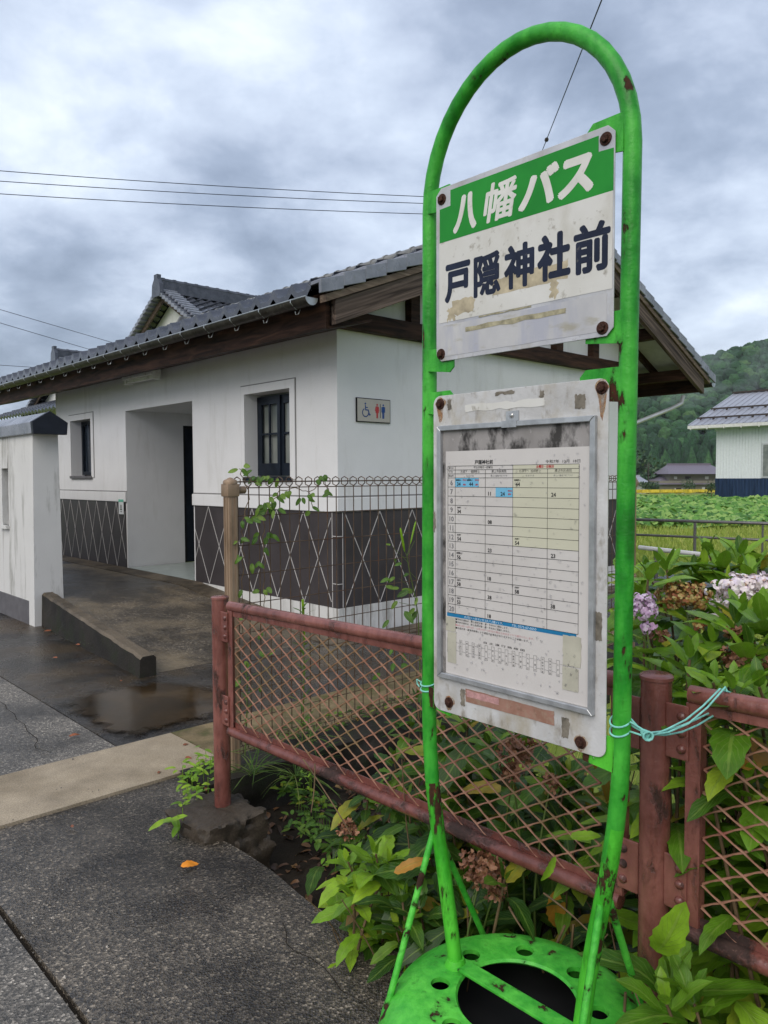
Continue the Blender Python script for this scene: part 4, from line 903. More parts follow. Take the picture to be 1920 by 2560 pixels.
for i in range(330):
    x, z = rnd.uniform(.06, .458), rnd.uniform(1.02, 1.55); r = rnd.uniform(.0009, .0026)*(1.2 if z < 1.3 else 1)
    c = PP(x, z, ot+.0006); st = rnd.uniform(1, 1.5); vs = []
    for (q, hh) in ((1, 0), (.7, .45), (0, .62)):
        for j in range(7): t = 2*math.pi*j/7; vs.append(c+(PP(r*q*math.cos(t), r*q*st*math.sin(t))-PP(0, 0))+nrm*(hh*r))
    mb.add(vs, [(q*7+j, q*7+(j+1)%7, (q+1)*7+(j+1)%7, (q+1)*7+j) for q in range(2) for j in range(7)])
tag(mb.build('water_drops', MAT['water_drop'], board, smooth=60), kind='stuff')
for x in (.105, .135, .185, .265, .345, .42, .475): mb = MB(); mb.lathe(PP(x, .9015, .002), [(.0, -.003), (.0028, -.001), (.0026, .002), (.001, .005)], 8); mb.build('hanging_drop', MAT['water_drop'], board, smooth=60)

# ================================================================== RED MESH FENCE
FB = -2.81
fence = thing('red_mesh_fence', 'rust red pipe fence with expanded metal mesh panels between round posts', 'fence', W(-3.6, FB, 0))
zt_ = lambda a: .951+(-a-2.65)*.019; zb_ = lambda a: .412+(-a-2.65)*.006
for (a, z0, z1) in ((-2.592, .02, .985), (-4.605, -.25, 1.022), (-6.62, -.25, 1.05)):
    mb = MB(); mb.lathe(W(a, FB, z0), [(.0365, 0), (.0365, z1-z0-.012), (.0395, z1-z0-.012), (.0395, z1-z0-.004), (.034, z1-z0)], 28); mb.build('post', MAT['fence_red'], fence, smooth=40)
def strands(m_, a0, a1, fa):             # diamond mesh: two families of twisted flat strands
    pa, pz = .092, .0545; rnd = random.Random(int(a0*100))
    n = int(abs(a1-a0)/pa)+2; rows = int(.56/pz)+2
    def node(i, j): return a0-(i*pa/2), j*pz/2
    for fam in (1, -1):
        for k in range(-2*rows-2, 2*n+2*rows+2):
            pts = []
            for j in range(0, 2*rows+1):
                i = k+fam*j
                if (i+j) % 2: continue
            j = 0; seq = []
            i0 = k if fam == 1 else k
            if k % 2: continue
            for j in range(0, 2*rows+1):
                a, dz = a0-(i0+fam*j)*pa/2, j*pz/2
                z = zb_(a)+.012+dz
                seq.append((a, z))
            ins = [(a, z) for a, z in seq if min(a0, a1)-.0 <= a <= max(a0, a1)+.0 and z <= zt_(a)-.006]
            if len(ins) < 2: continue
            P = [W(a+rnd.uniform(-.0012, .0012), FB+.004+fam*.0012+rnd.uniform(-.001, .001), z+rnd.uniform(-.0012, .0012)) for a, z in ins]
            Q = [P[0]]; rr = [.0036]
            for p, q in zip(P, P[1:]): Q += [p.lerp(q, .5)+V((0,0,.0016*fam)), q]; rr += [.0023, .0037]
            m_.tube(Q, rr, 5)
def panel(a0, a1):
    mid = [a0+(a1-a0)*i/14 for i in range(15)]
    mb = MB(); mb.tube([W(a, FB, zt_(a)) for a in mid], .0215, 14); mb.bar(W(a0, FB-.004, zt_(a0)-.026), W(a1, FB-.004, zt_(a1)-.026), .005, .03); mb.build('top_rail', MAT['fence_red'], fence, smooth=50)
    mb = MB(); mb.tube([W(a, FB-.006+.004*nz((a*4, 0, 0)), zb_(a)+.004*nz((a*3, 5, 0))) for a in mid], .0205, 14); mb.bar(W(a0, FB+.004, zb_(a0)+.026), W(a1, FB+.004, zb_(a1)+.026), .005, .026); mb.build('bottom_rail', MAT['rail_red'], fence, smooth=50)
    for a in (a0-.012, a1+.012):
        mb = MB(); mb.box(a-.018, a+.018, FB-.012, FB-.007, zb_(a)+.018, zt_(a)-.018); mb.box(a-(.018 if a < -3.6 else -.013), a-(.013 if a < -3.6 else -.018), FB-.007, FB+.022, zb_(a)+.018, zt_(a)-.018); mb.build('frame_strip', MAT['fence_red'], fence, smooth=0, bev=.0015, seg=1)
    mb = MB(); strands(mb, a0-.032, a1+.032, None); mb.build('mesh_panel', MAT['mesh_red'], fence, smooth=60)
    for a, e in ((a0, 1), (a1, -1)):
        pe = a+e*.052; ps = a-e*.004
        for (z0, z1) in ((.795, .925), (.432, .562)):
            dz = (zt_(a)-.951); lo, hi = min(pe, ps), max(pe, ps)
            mb = MB(); mb.box(lo, hi, FB-.0185, FB-.0125, z0+dz, z1+dz); br = mb.build('bracket', MAT['fence_red'], fence, smooth=0, bev=.003, seg=2)
            for q in (.2, .5, .8):
                mb = MB(); mb.lathe(W(a+e*.012, FB-.0185, z0+dz+(z1-z0)*q), [(.0115, 0), (.0105, .004), (.006, .008), (0, .009)], 14, 0, -E2); mb.build('rivet', MAT['rail_red'], br, smooth=60)
panel(-2.675, -4.52); panel(-4.69, -6.54)
mb = MB()   # rough concrete footing of the first post
def blk(u, v):
    t = 2*math.pi*u; s = max(abs(math.cos(t)), abs(math.sin(t))); k = [(0,.0),(.5,0),(.86,0),(1,-.02),(1.08,-.09),(1.14,-.17),(1.15,-.28)]; x = v*6; i = min(5, int(x)); f = x-i
    q = k[i][0]+(k[i+1][0]-k[i][0])*f; zz = k[i][1]+(k[i+1][1]-k[i][1])*f
    a, b = -2.61+.155*q*math.cos(t)/s**.85, -2.85+.150*q*math.sin(t)/s**.85
    d = .024*nz((a*14, b*14, zz*14))+.020*nz((a*38, b*38, zz*38))+.010*nz((a*90, b*90, zz*90)); d *= 1 if v > .4 else .3
    return W(a+d*math.cos(t), b+d*math.sin(t), .062+zz+d*.7-.02*(a+2.62)*0)
mb.grid(blk, 72, 26)
solo(mb, 'concrete_footing', MAT['concrete_block'], 'rough broken concrete block under the first red fence post', 'footing', W(-2.62, -2.85, 0), smooth=45)

# ================================================================== BROWN WIRE FENCE
BA = -2.18
bf = thing('brown_wire_fence', 'tall brown welded wire fence with a rolled top edge, behind the red fence', 'fence', W(BA, -1, 0))
for b in (-2.497, -.5, 1.46):
    mb = MB(); mb.box(BA-.027, BA+.027, b-.027, b+.027, .0, 1.47)
    p = mb.build('post', MAT['fence_brown'], bf, smooth=30, bev=.008, seg=3)
    mb = MB()
    for q in (-.012, .012): mb.box(BA-.0300, BA-.0265, b+q-.004, b+q+.004, .02, 1.40); mb.box(BA+q-.004, BA+q+.004, b-.0300, b-.0265, .02, 1.40)
    mb.build('post_ribs', MAT['fence_brown'], p, smooth=0)
    mb = MB(); mb.lathe(W(BA, b, 1.468), [(.036, 0), (.036, .012), (.030, .02), (.016, .025), (.013, .029), (0, .033)], 20); mb.build('post_cap', MAT['fence_brown'], p, smooth=40)
    mb = MB(); mb.box(BA-.0335, BA+.0335, b-.0335, b+.0335, 1.405, 1.468); mb.tube([W(BA, b, 1.437), W(BA, b+.085, 1.437)], .02, 10); mb.build('post_clamp', MAT['fence_brown'], p, smooth=30, bev=.004)
    for z in (.62, .22):
        mb = MB(); mb.lathe(W(BA, b, z), [(.041, 0), (.043, .005), (.041, .01), (.041, .02), (.043, .025), (.041, .03)], 20); mb.lathe(W(BA, b+.05, z+.015), [(.008, -.012), (.008, .012)], 8, 0, E1); mb.build('post_band', MAT['fence_brown'], p, smooth=40)
mb = MB(); b = -2.455
TOP = [(0, 1.44), (0, 1.452), (.030, 1.462), (.030, 1.492), (.004, 1.503), (-.026, 1.492), (-.026, 1.466), (-.004, 1.452)]
BOT = [(0, .150), (0, .138), (.03, .128), (.03, .095), (.0, .085), (-.026, .098), (-.026, .128), (-.004, .14)]
while b < 1.43:
    mb.tube([W(BA+x, b, z) for x, z in TOP[::-1]]+[W(BA+x, b, z) for x, z in BOT], .0031, 5); b += .0642
mb.build('vertical_wires', MAT['wire_brown'], bf, smooth=60)
mb = MB()
for (x, z) in [(.0, 1.305-.15*i) for i in range(8)]+[(.030, 1.477), (-.026, 1.479), (.002, 1.447), (.03, .112), (-.026, .112), (0, .145)]:
    mb.tube([W(BA+x+.004*(abs(x) < .01), -2.47, z), W(BA+x+.004*(abs(x) < .01), -.5, z+.0), W(BA+x+.004*(abs(x) < .01), 1.43, z)], .0027, 6)
mb.build('horizontal_wires', MAT['wire_brown'], bf, smooth=60)

# ================================================================== TIE WIRES
def ringpath(a, z, r, n=16, tilt=.006): return [W(a+r*math.cos(2*math.pi*i/n), SB+r*math.sin(2*math.pi*i/n), z+tilt*math.sin(2*math.pi*i/n)) for i in range(n)]
mb = MB(); kn = at_b(1618, 1838, SB-.015); kz = kn.z
rp1 = at_b(1800, 1722, FB-.02); rp2 = at_b(1782, 1790, FB-.03)
for dz, e in ((.012, 0), (-.008, .002)):
    c = -4.675; pts = [kn+V((0,0,dz*.5))]+[W(c+.0215*math.cos(t), SB+.0215*math.sin(t), kz+dz+.01*math.sin(t)) for t in [R(195+18*i) for i in range(-1, 15)]]+[kn-V((0,0,dz*.3))]
    mb.tube(pts, .0021, 7)
for k, (e, sag) in enumerate(((rp1, .02), (rp1+V((.012, 0, .004)), .03), (rp2, .015), (rp2+V((-.01, 0, .006)), .006))):
    pts = [kn+V((.002*k, 0, .003*k-.004))]+[kn.lerp(e, t)-V((0,0,sag*math.sin(math.pi*t))) for t in (.25, .5, .75)]+[e]
    if k < 2:
        aa = (e-CN).dot(E1); pts += [W(aa-.004, FB-.012, zt_(aa)+.026), W(aa-.008, FB+.022, zt_(aa)+.012), W(aa-.010, FB+.016, zt_(aa)-.022)]
    mb.tube(pts, .0021, 7)
for i in range(3): mb.tube([kn+V((.010*math.cos(t+i), .006*i-.006, .009*math.sin(t+i*.7))) for t in [R(40*j) for j in range(9)]], .0022, 6, closed=True)
solo(mb, 'tie_wire', MAT['wire_mint'], 'mint green wire tying the bus stop pole to the red fence rail', 'wire', kn)
mb = MB(); z = at_b(1067, 1712, SB).z
for dz in (.008, -.006): mb.tube(ringpath(-4.122, z+dz, .0212), .0021, 7, closed=True)
mb.tube([W(-4.122+.02, SB-.01, z+.008), W(-4.09, SB-.012, z+.012), W(-4.092, SB-.012, z), W(-4.10, SB-.012, z-.006)], .0018, 6)
solo(mb, 'tie_wire', MAT['wire_mint'], 'short mint green wire wound twice round the far pole beside the timetable', 'wire', W(-4.122, SB, z))

# ================================================================== BACKGROUND
def ribbed_roof(mb, c0, c1, c2, c3, ribs, rh, m=0, th=.06):
    """four corners: eave start, eave end, ridge end, ridge start; ribs run from eave to ridge"""
    c0, c1, c2, c3 = V(c0), V(c1), V(c2), V(c3); nrm = (c1-c0).cross(c3-c0).normalized()
    if nrm.z < 0: nrm = -nrm
    mb.add([c0, c1, c2, c3, c0-nrm*th, c1-nrm*th, c2-nrm*th, c3-nrm*th], [(0,1,2,3),(7,6,5,4),(0,4,5,1),(1,5,6,2),(2,6,7,3),(3,7,4,0)], m)
    for i in range(ribs+1):
        t = i/ribs; p, q = c0.lerp(c1, t)+nrm*.004, c3.lerp(c2, t)+nrm*.004
        if (p-q).length < .2: continue
        mb.bar(p, q, rh*1.3, rh, nrm, m)
def pan_slope(mb, c0, c1, c2, c3, cols, rows, amp=.045):
    c0, c1, c2, c3 = V(c0), V(c1), V(c2), V(c3); nrm = (c1-c0).cross(c3-c0).normalized()
    if nrm.z < 0: nrm = -nrm
    R_ = []
    for i in range(rows): R_ += [(i/rows, .05), ((i+1)/rows, 0)]
    R_ = [(0, -.05)]+R_; k = cols*4; vs = []
    for (t, l) in R_:
        for j in range(k+1): vs.append(c0.lerp(c1, j/k).lerp(c3.lerp(c2, j/k), t)+nrm*(l+amp*math.cos(2*math.pi*j/4)))
    mb.add(vs, [(i*(k+1)+j, i*(k+1)+j+1, (i+1)*(k+1)+j+1, (i+1)*(k+1)+j) for i in range(len(R_)-1) for j in range(k)])
def neighbour(label, a0, bg, za, hw, slope, ln, zbase=-.3, lower=None):
    root = thing('tiled_house', label, 'house', W(a0, bg+ln/2, zbase)); ze = za-.35-hw*slope
    mb = MB(); wa = hw-.9
    mb.prism([W(a0-wa, bg+.45, zbase), W(a0+wa, bg+.45, zbase), W(a0+wa, bg+.45, za-.45-wa*slope), W(a0, bg+.45, za-.45), W(a0-wa, bg+.45, za-.45-wa*slope)], E2*(ln-1)); mb.build('wall', MAT['stucco'], root, smooth=0)
    mb = MB()
    for sg in (1, -1): pan_slope(mb, W(a0+sg*hw, bg, ze), W(a0+sg*hw, bg+ln, ze), W(a0, bg+ln, za-.35), W(a0, bg, za-.35), round(ln/.3), 14)
    roof_ = mb.build('roof', MAT['kawara'], root, smooth=50)
    mb = MB(); mb.bar(W(a0, bg-.05, za-.22), W(a0, bg+ln, za-.22), .34, .3); mb.tube([W(a0, bg-.05, za-.05), W(a0, bg+ln, za-.05)], .11, 8)
    for i in range(int(ln/.35)): mb.lathe(W(a0, bg+.1+.35*i, za-.05), [(.125, -.03), (.125, .03)], 8, 0, E2)
    mb.build('ridge', MAT['kawara'], roof_, smooth=40)
    mb = MB(); mb.prism([W(a0+x, bg-.12, z) for x, z in ((-.26, za-.5), (.26, za-.5), (.22, za-.15), (.10, za+.0), (.10, za+.12), (-.10, za+.12), (-.10, za+.0), (-.22, za-.15))], E2*.12); mb.build('ridge_end_tile', MAT['kawara'], roof_, smooth=0)
    for sg in (1, -1):
        mb = MB(); up = V((0,0,1)); mb.bar(W(a0, bg+.12, za-.50), W(a0+sg*(hw-.1), bg+.12, ze-.12+.1*slope), .05, .15, E2.cross(E1)); mb.build('bargeboard', MAT['barge_wood'], root, smooth=0)
        mb = MB(); n = 18
        for i in range(n):
            t0, t1 = i/n, (i+1)/n; p0, p1 = W(a0+sg*hw*t0, bg+.02, za-.36-hw*slope*t0), W(a0+sg*hw*t1, bg+.02, za-.36-hw*slope*t1+.05); mb.bar(p0, p1, .26, .10, (0,0,1)); 
            mb.tube([p1+E2*.0+V((0,0,.07)), p1+E2*.42+V((0,0,.07))], .05, 6)
        mb.build('verge_tiles', MAT['kawara_verge'], roof_, smooth=0)
    mb = MB(); mb.box(a0-1.35, a0-1.2, bg+.2, bg+.449, za-1.45, za-1.3); mb.build('beam_end', MAT['dark_wood'], root, smooth=0)
    mb = MB(); mb.box(a0-.6, a0+.6, bg+.40, bg+.449, za-4.2, za-3.2); mb.build('window', MAT['window_glass_dark'], root, smooth=0)
    if lower:
        mb = MB(); q = lower; pan_slope(mb, W(a0-hw-.6, bg-1.6, q-.9), W(a0+hw+.6, bg-1.6, q-.9), W(a0+hw-.9, bg+.8, q), W(a0-hw+.9, bg+.8, q), 28, 8); mb.build('lower_roof', MAT['kawara'], root, smooth=50)
neighbour('white gabled house with dark tiled roof rising behind the toilet building', 14.74, 5.7, 7.1, 3.1, .58, 8)
neighbour('farther dark tiled house showing its ridge end above the eave, behind the white gate wall', 25.0, 6.5, 6.5, 4.2, .52, 10, lower=4.75)

# right: pale shed, squared to the road like the other buildings
def sh(px, py, y=51.0): return at_y(px, py, y)
S0 = sh(1788, 1253); zg, zb0, zn, zt2 = S0.z, sh(1788, 1244).z, sh(1788, 1196).z, sh(1788, 1066).z+.25; S0.z = 0
SHO = S0
def Q(s_, t, z): return SHO-E1*s_+E2*t+V((0, 0, z))
def qbox(m_, s0, s1, t0, t1, z0, z1): m_.hexa([Q(s0,t0,z0),Q(s1,t0,z0),Q(s1,t1,z0),Q(s0,t1,z0),Q(s0,t0,z1),Q(s1,t0,z1),Q(s1,t1,z1),Q(s0,t1,z1)])
root = thing('metal_clad_shed', 'pale corrugated shed with navy lower band and grey metal roof beyond the field', 'shed', Q(5, 4, zg))
SL, SD = 12, 13; rs = lambda t: 4.86+.36*(t+.9) if t < 6.5 else 4.86+.36*7.4-.36*(t-6.5)
mb = MB(); qbox(mb, 0, SL, .02, SD, zb0, zt2)
mb.prism([Q(.0, .02, zt2+.002), Q(.0, SD, zt2+.002), Q(.0, 6.5, rs(6.5)-.25)], -E1*.1)
for i in range(int(SL/.2)): qbox(mb, .05+.2*i, .11+.2*i, -.02, .018, zn, zt2)
mb.build('wall', MAT['siding'], root, smooth=0)
mb = MB(); qbox(mb, -.02, SL, -.03, .018, zb0, zn-.002)
for i in range(int(SL/.2)): qbox(mb, .05+.2*i, .13+.2*i, -.06, -.031, zb0, zn-.002)
mb.build('lower_cladding', MAT['siding_navy'], root, smooth=0)
mb = MB(); qbox(mb, -.05, SL, -.08, SD, zb0-.8, zb0-.003); mb.build('foundation', MAT['concrete'], root, smooth=0)
wz0, wz1 = zn+.03, zn+2.25
mb = MB(); qbox(mb, 2.95, 4.75, -.07, -.021, wz0, wz1); wn = mb.build('window', MAT['zinc_pale'], root, smooth=0)
for k in (0, 1): mb = MB(); qbox(mb, 3.05+.82*k, 3.78+.82*k, -.08, -.071, wz0+.1, wz1-.1); mb.build('pane', MAT['window_glass'], wn, smooth=0)
mb = MB()
ribbed_roof(mb, Q(-1.5,-.9,rs(-.9)), Q(SL+1,-.9,rs(-.9)), Q(SL+1,6.5,rs(6.5)), Q(-1.5,6.5,rs(6.5)), 32, .07)
ribbed_roof(mb, Q(-1.5,SD+.9,rs(SD+.9)), Q(SL+1,SD+.9,rs(SD+.9)), Q(SL+1,6.502,rs(6.5)), Q(-1.5,6.502,rs(6.5)), 20, .07)
rf = mb.build('roof', MAT['metal_roof'], root, smooth=0)
mb = MB(); mb.bar(Q(-1.6,6.5,rs(6.5)+.06), Q(SL+1,6.5,rs(6.5)+.06), .4, .12); mb.build('ridge_cap', MAT['far_dark'], rf, smooth=0)
for t in (.2, 2.3):
    mb = MB(); z = rs(t)+.14; mb.bar(Q(-1.4,t,z), Q(SL+.9,t,z), .06, .11); x = -1.2
    while x < SL: qbox(mb, x, x+.08, t-.05, t+.15, z-.15, z-.0); x += .85
    mb.build('snow_guard', MAT['far_dark'], rf, smooth=0)
mb = MB(); qbox(mb, -1.5, SL+1, -1.02, -.9, rs(-.9)-.24, rs(-.9)-.04); qbox(mb, -1.45, SL+.9, -.9, .0, rs(-.9)-.26, rs(-.9)-.2); x = -1.3
while x < SL: qbox(mb, x, x+.06, -1.06, -1.021, rs(-.9)-.32, rs(-.9)-.02); x += 1.1
mb.build('eave_gutter', MAT['far_white'], root, smooth=0)

# far farmhouse and its small neighbour
YF = 200.0
def fz(px, py): return at_y(px, py, YF)
root = thing('farmhouse', 'distant two storey farmhouse with broad grey purple roofs at the foot of the forested hill', 'farmhouse', fz(1720, 1236))
p = lambda px, py, dy=0: at_y(px, py, YF+dy)-V((0, 0, 0))
mb = MB(); a_, b_ = p(1648, 1236), p(1815, 1206); mb.wbox(((a_.x+b_.x)/2, YF+6, (a_.z+b_.z)/2), b_.x-a_.x, 12, b_.z-a_.z+1); mb.build('lower_wall', MAT['far_wall'], root, smooth=0)
a_, b_ = p(1680, 1200), p(1800, 1184); mb = MB(); mb.wbox(((a_.x+b_.x)/2, YF+6, (a_.z+b_.z)/2), b_.x-a_.x, 9, b_.z-a_.z+.6); mb.build('upper_wall', MAT['far_wall'], root, smooth=0)
def hip(px0, px1, pe, r0x, r1x, pr, name, d=14):
    e0, e1, q0, q1 = p(px0, pe), p(px1, pe), p(r0x, pr), p(r1x, pr); m_ = MB(); yb = YF+d-1; yr = YF+d/2
    A = [V((e0.x, YF-1.2, e0.z)), V((e1.x, YF-1.2, e1.z)), V((e1.x, yb, e1.z)), V((e0.x, yb, e0.z)), V((q0.x, yr, q0.z)), V((q1.x, yr, q0.z))]
    m_.add(A, [(0,1,5,4), (2,3,4,5), (1,2,5), (3,0,4), (3,2,1,0)]); m_.bar(A[4]+V((0,0,.1)), A[5]+V((0,0,.1)), .7, .5); return m_.build(name, MAT['far_roof'], root, smooth=0)
hip(1638, 1830, 1211, 1690, 1790, 1186, 'lower_roof', 16); hip(1668, 1822, 1185, 1689, 1800, 1161, 'upper_roof', 12)
for (x0, x1, y0, y1, mt) in ((1686, 1689, 1220, 1234, 'far_white'), (1704, 1709, 1220, 1234, 'far_white'), (1755, 1762, 1218, 1228, 'far_white'), (1690, 1703, 1220, 1234, 'far_dark'), (1690, 1698, 1191, 1198, 'far_white'), (1718, 1732, 1191, 1198, 'far_dark'), (1768, 1777, 1191, 1198, 'far_white'), (1762, 1772, 1219, 1229, 'far_dark')):
    a_, b_ = p(x0, y1), p(x1, y0); mb = MB(); yy = YF-.06 if y0 > 1205 else YF+1.4; mb.wbox(((a_.x+b_.x)/2, yy, (a_.z+b_.z)/2), b_.x-a_.x, .1, b_.z-a_.z); mb.build('window', MAT[mt], root, smooth=0)
root = thing('farm_cottage', 'distant low cottage with pale grey roof beside a pole, left of the farmhouse', 'cottage', fz(1590, 1230))
mb = MB(); a_, b_ = p(1540, 1234), p(1618, 1207); mb.wbox(((a_.x+b_.x)/2, YF+6, (a_.z+b_.z)/2), b_.x-a_.x, 10, b_.z-a_.z+.6); mb.build('wall', MAT['far_white'], root, smooth=0)
_fr = MAT['far_roof']; MAT['far_roof'] = MAT['metal_roof']; hip(1530, 1622, 1206, 1540, 1618, 1191, 'roof', 12); MAT['far_roof'] = _fr
root = thing('utility_pole', 'thin distant utility pole standing between cottage and farmhouse', 'utility pole', fz(1621, 1236))
mb = MB(); mb.tube([at_y(1621, 1236, 190), at_y(1621, 1157, 190)], [.17, .12], 8); mb.build('pole', MAT['far_dark'], root)
mb = MB()
for q in (1163, 1168): c = at_y(1621, q, 190); mb.bar(c-V((.9,0,0)), c+V((.9,0,0)), .12, .14)
mb.build('crossarm', MAT['far_dark'], root)
# trees and shrubs near the far houses: clumps of leaf faces on a trunk
def leaf_cloud(mb, c, rx, ry, rz, n, size, rnd, m=0):
    for i in range(n):
        while True:
            q = V((rnd.uniform(-1, 1), rnd.uniform(-1, 1), rnd.uniform(-1, 1)))
            if .25 < q.length < 1: break
        d = nz((q.x*2.2+c.x, q.y*2.2, q.z*2.2), 1, 4)
        if d < -.12: continue
        pc = V(c)+V((q.x*rx, q.y*ry, q.z*rz))*(1+.25*d); u = V((rnd.uniform(-1, 1), rnd.uniform(-1, 1), rnd.uniform(-.4, 1))).normalized(); t = u.orthogonal().normalized(); b = u.cross(t)
        s = size*rnd.uniform(.6, 1.3); mb.add([pc+t*s, pc+b*s*.7, pc-t*s, pc-b*s*.7], [(0, 1, 2, 3)], m)
rnd = random.Random(11)
for (nm, lb, px, pyb, y, rx, rz) in (('round_tree', 'rounded green tree between the distant cottage and the farmhouse', 1650, 1232, 212, 5.5, 4.6), ('round_tree', 'taller dull green tree at the left edge of the distant cottage', 1598, 1215, 222, 7.0, 5.5),
        ('garden_shrub', 'low dark shrub before the distant farmhouse wall, right of its white doors', 1722, 1232, 192, 1.7, 2.0), ('garden_shrub', 'small olive shrub standing in front of the distant cottage', 1617, 1234, 188, 2.0, 1.7),
        ('garden_shrub', 'brownish shrub beside the left corner of the distant farmhouse', 1638, 1234, 187, 1.9, 1.5), ('garden_shrub', 'green shrub growing against the left corner of the pale shed', 1776, 1248, 50.0, .4, .7)):
    g = at_y(px, pyb, y); root = thing(nm, lb, 'tree' if 'tree' in nm else 'shrub', g)
    mb = MB(); mb.tube([g, g+V((.1, 0, rz*.5)), g+V((0, 0, rz*1.2))], [rx*.09, rx*.07, rx*.03], 7); mb.build('trunk', MAT['stem_brown'], root)
    mb = MB()
    for k in range(7): leaf_cloud(mb, g+V((rnd.uniform(-.6, .6)*rx, rnd.uniform(-.5, .5)*rx, rz*(1.0+rnd.uniform(-.45, .5)))), rx*.55, rx*.55, rz*.45, 110, rx*.10, rnd)
    mb.build('crown', MAT['bush_leaf'], root, smooth=0)
# hill and its forest
def hillz(x, y):
    u = x/max(y, 1); crest = 57+(u-.396)*85; crest = max(0, crest)*min(1, max(0, (u-.12)/.2)); t = min(1, max(0, (y-225)/190)); s = t*t*(3-2*t)
    return -3.2+(crest+4)*s*(1+.08*nz((x*.02, y*.02, 0)))+4*nz((x*.03, y*.03, 6))*t
mb = MB(); xs = [20+12*i for i in range(42)]; ys = [205+8*i for i in range(34)]
mb.add([V((x, y, hillz(x, y)-(.6 if y < 230 else 0))) for x in xs for y in ys], [(i*34+j, (i+1)*34+j, (i+1)*34+j+1, i*34+j+1) for i in range(41) for j in range(33)])
struct(mb, 'hill', MAT['forest_floor'], smooth=180)
_bm = bmesh.new(); bmesh.ops.create_icosphere(_bm, subdivisions=2, radius=1); ICO = ([v.co.copy() for v in _bm.verts], [tuple(v.index for v in f.verts) for f in _bm.faces]); _bm.free()
mb = MB(); rnd = random.Random(5); cnt = 0
y = 222
while y < 425:
    x = 60
    while x < 300:
        X, Y_ = x+rnd.uniform(-2.2, 2.2), y+rnd.uniform(-2.2, 2.2); u = X/Y_; x += 4.6
        if u < .26 or u > .68 or (nz((X*.05, Y_*.05, 2)) < -.42): continue
        g = hillz(X, Y_); con = nz((X*.018, Y_*.018, 8))+(.28 if y < 275 else -.35) > 0; hgt = rnd.uniform(7, 12) if con else rnd.uniform(4.5, 7.5); r = rnd.uniform(1.6, 2.4) if con else rnd.uniform(2.2, 3.9); o = rnd.random()*50; vs = []
        for q in ICO[0]:
            d = 1+.34*nz((q.x*2.1+o, q.y*2.1, q.z*2.1))
            if con: k = max(.06, (1-q.z)*.62)**.8; vs.append(V((X+q.x*r*k*d*1.15, Y_+q.y*r*k*d*1.15, g+hgt*(.5+.5*q.z))))
            else: vs.append(V((X+q.x*r*d, Y_+q.y*r*d, g+hgt*.5+q.z*hgt*.5*d)))
        mb.add(vs, ICO[1]); cnt += 1
    y += 4.6
tag(mb.build('forest', MAT['forest'], smooth=0), 'dense dark green forest covering the hill behind the fields', 'forest', None, 'stuff')
# fields
mb = MB(); mb.grid(lambda u, v: V((18+62*u, 72+42*v, terr(30, 72+42*v)+.5+.16*nz((u*60, v*40, 0)))), 120, 60)
rnd = random.Random(21)
for i in range(6000):
    x, y = rnd.uniform(20, 78), rnd.uniform(72, 110); c = V((x, y, terr(x, y)+.5)); t = rnd.uniform(0, 6.3); s = rnd.uniform(.15, .3); d = V((math.cos(t), math.sin(t), 0))*s; mb.add([c-d, c+d, c+d*.6+V((0,0,.3)), c-d*.6+V((0,0,.3))], [(0, 1, 2, 3)])
tag(mb.build('rice_field', MAT['rice'], smooth=0), 'ripe yellow rice paddy strip before the far houses', 'rice field', None, 'stuff')
mb = MB(); hb = lambda x, y: terr(x, y)+.22+.20*nz((x*.35, y*.35, 0))+.12*nz((x*1.1, y*1.1, 3))
mb.grid(lambda u, v: V((4+36*u, 25+32*v, hb(4+36*u, 25+32*v)-.12)), 90, 80)
for i in range(13000):
    y = 25.5+30*rnd.random()**1.25; x = y*rnd.uniform(.24, .62)
    if y > 45 and (V((x, y, 0))-SHO).dot(-E1) > -.5 and (V((x, y, 0))-SHO).dot(E2) > -.3: continue
    c = V((x, y, hb(x, y)+rnd.uniform(-.08, .12))); s = rnd.uniform(.09, .19); ax = V((rnd.uniform(-.9, .9), rnd.uniform(-1.3, .4), 1)).normalized(); t = ax.orthogonal().normalized(); b = ax.cross(t)
    mb.add([c+(t*math.cos(k)+b*math.sin(k))*s*(1.25 if j == 0 else 1) for j, k in enumerate([R(60*j) for j in range(6)])], [tuple(range(6))])
tag(mb.build('leafy_field', MAT['kudzu'], smooth=0), 'field of broad leafy green ground cover beyond the railing', 'ground cover', None, 'stuff')
mb = MB()
for i in range(30000):
    y = 7+19.5*rnd.random()**1.1; x = y*rnd.uniform(.22, .66)
    if i > 26000:
        q = W(rnd.uniform(-7.5, -2.4), rnd.uniform(-1.0, 3.2)); x, y = q.x, q.y
    c = V((x, y, terr(x, y)-.01)); h = rnd.uniform(.08, .26)*(1+.5*nz((x*.8, y*.8, 0))); t = rnd.uniform(0, 6.28); d = V((math.cos(t), math.sin(t), 0)); w_ = rnd.uniform(.006, .013)*(y/12); l = V((rnd.uniform(-1, 1), rnd.uniform(-1, 1), 0))*h*.5
    mb.add([c-d*w_, c+d*w_, c+l*.4+d*w_*.7+V((0,0,h*.6)), c+l*.4-d*w_*.7+V((0,0,h*.6)), c+l+V((0,0,h))], [(0,1,2,3), (3,2,4)])
tag(mb.build('meadow_grass', MAT['field_grass'], smooth=0), 'pale green grass growing beyond the railing', 'grass', None, 'stuff')
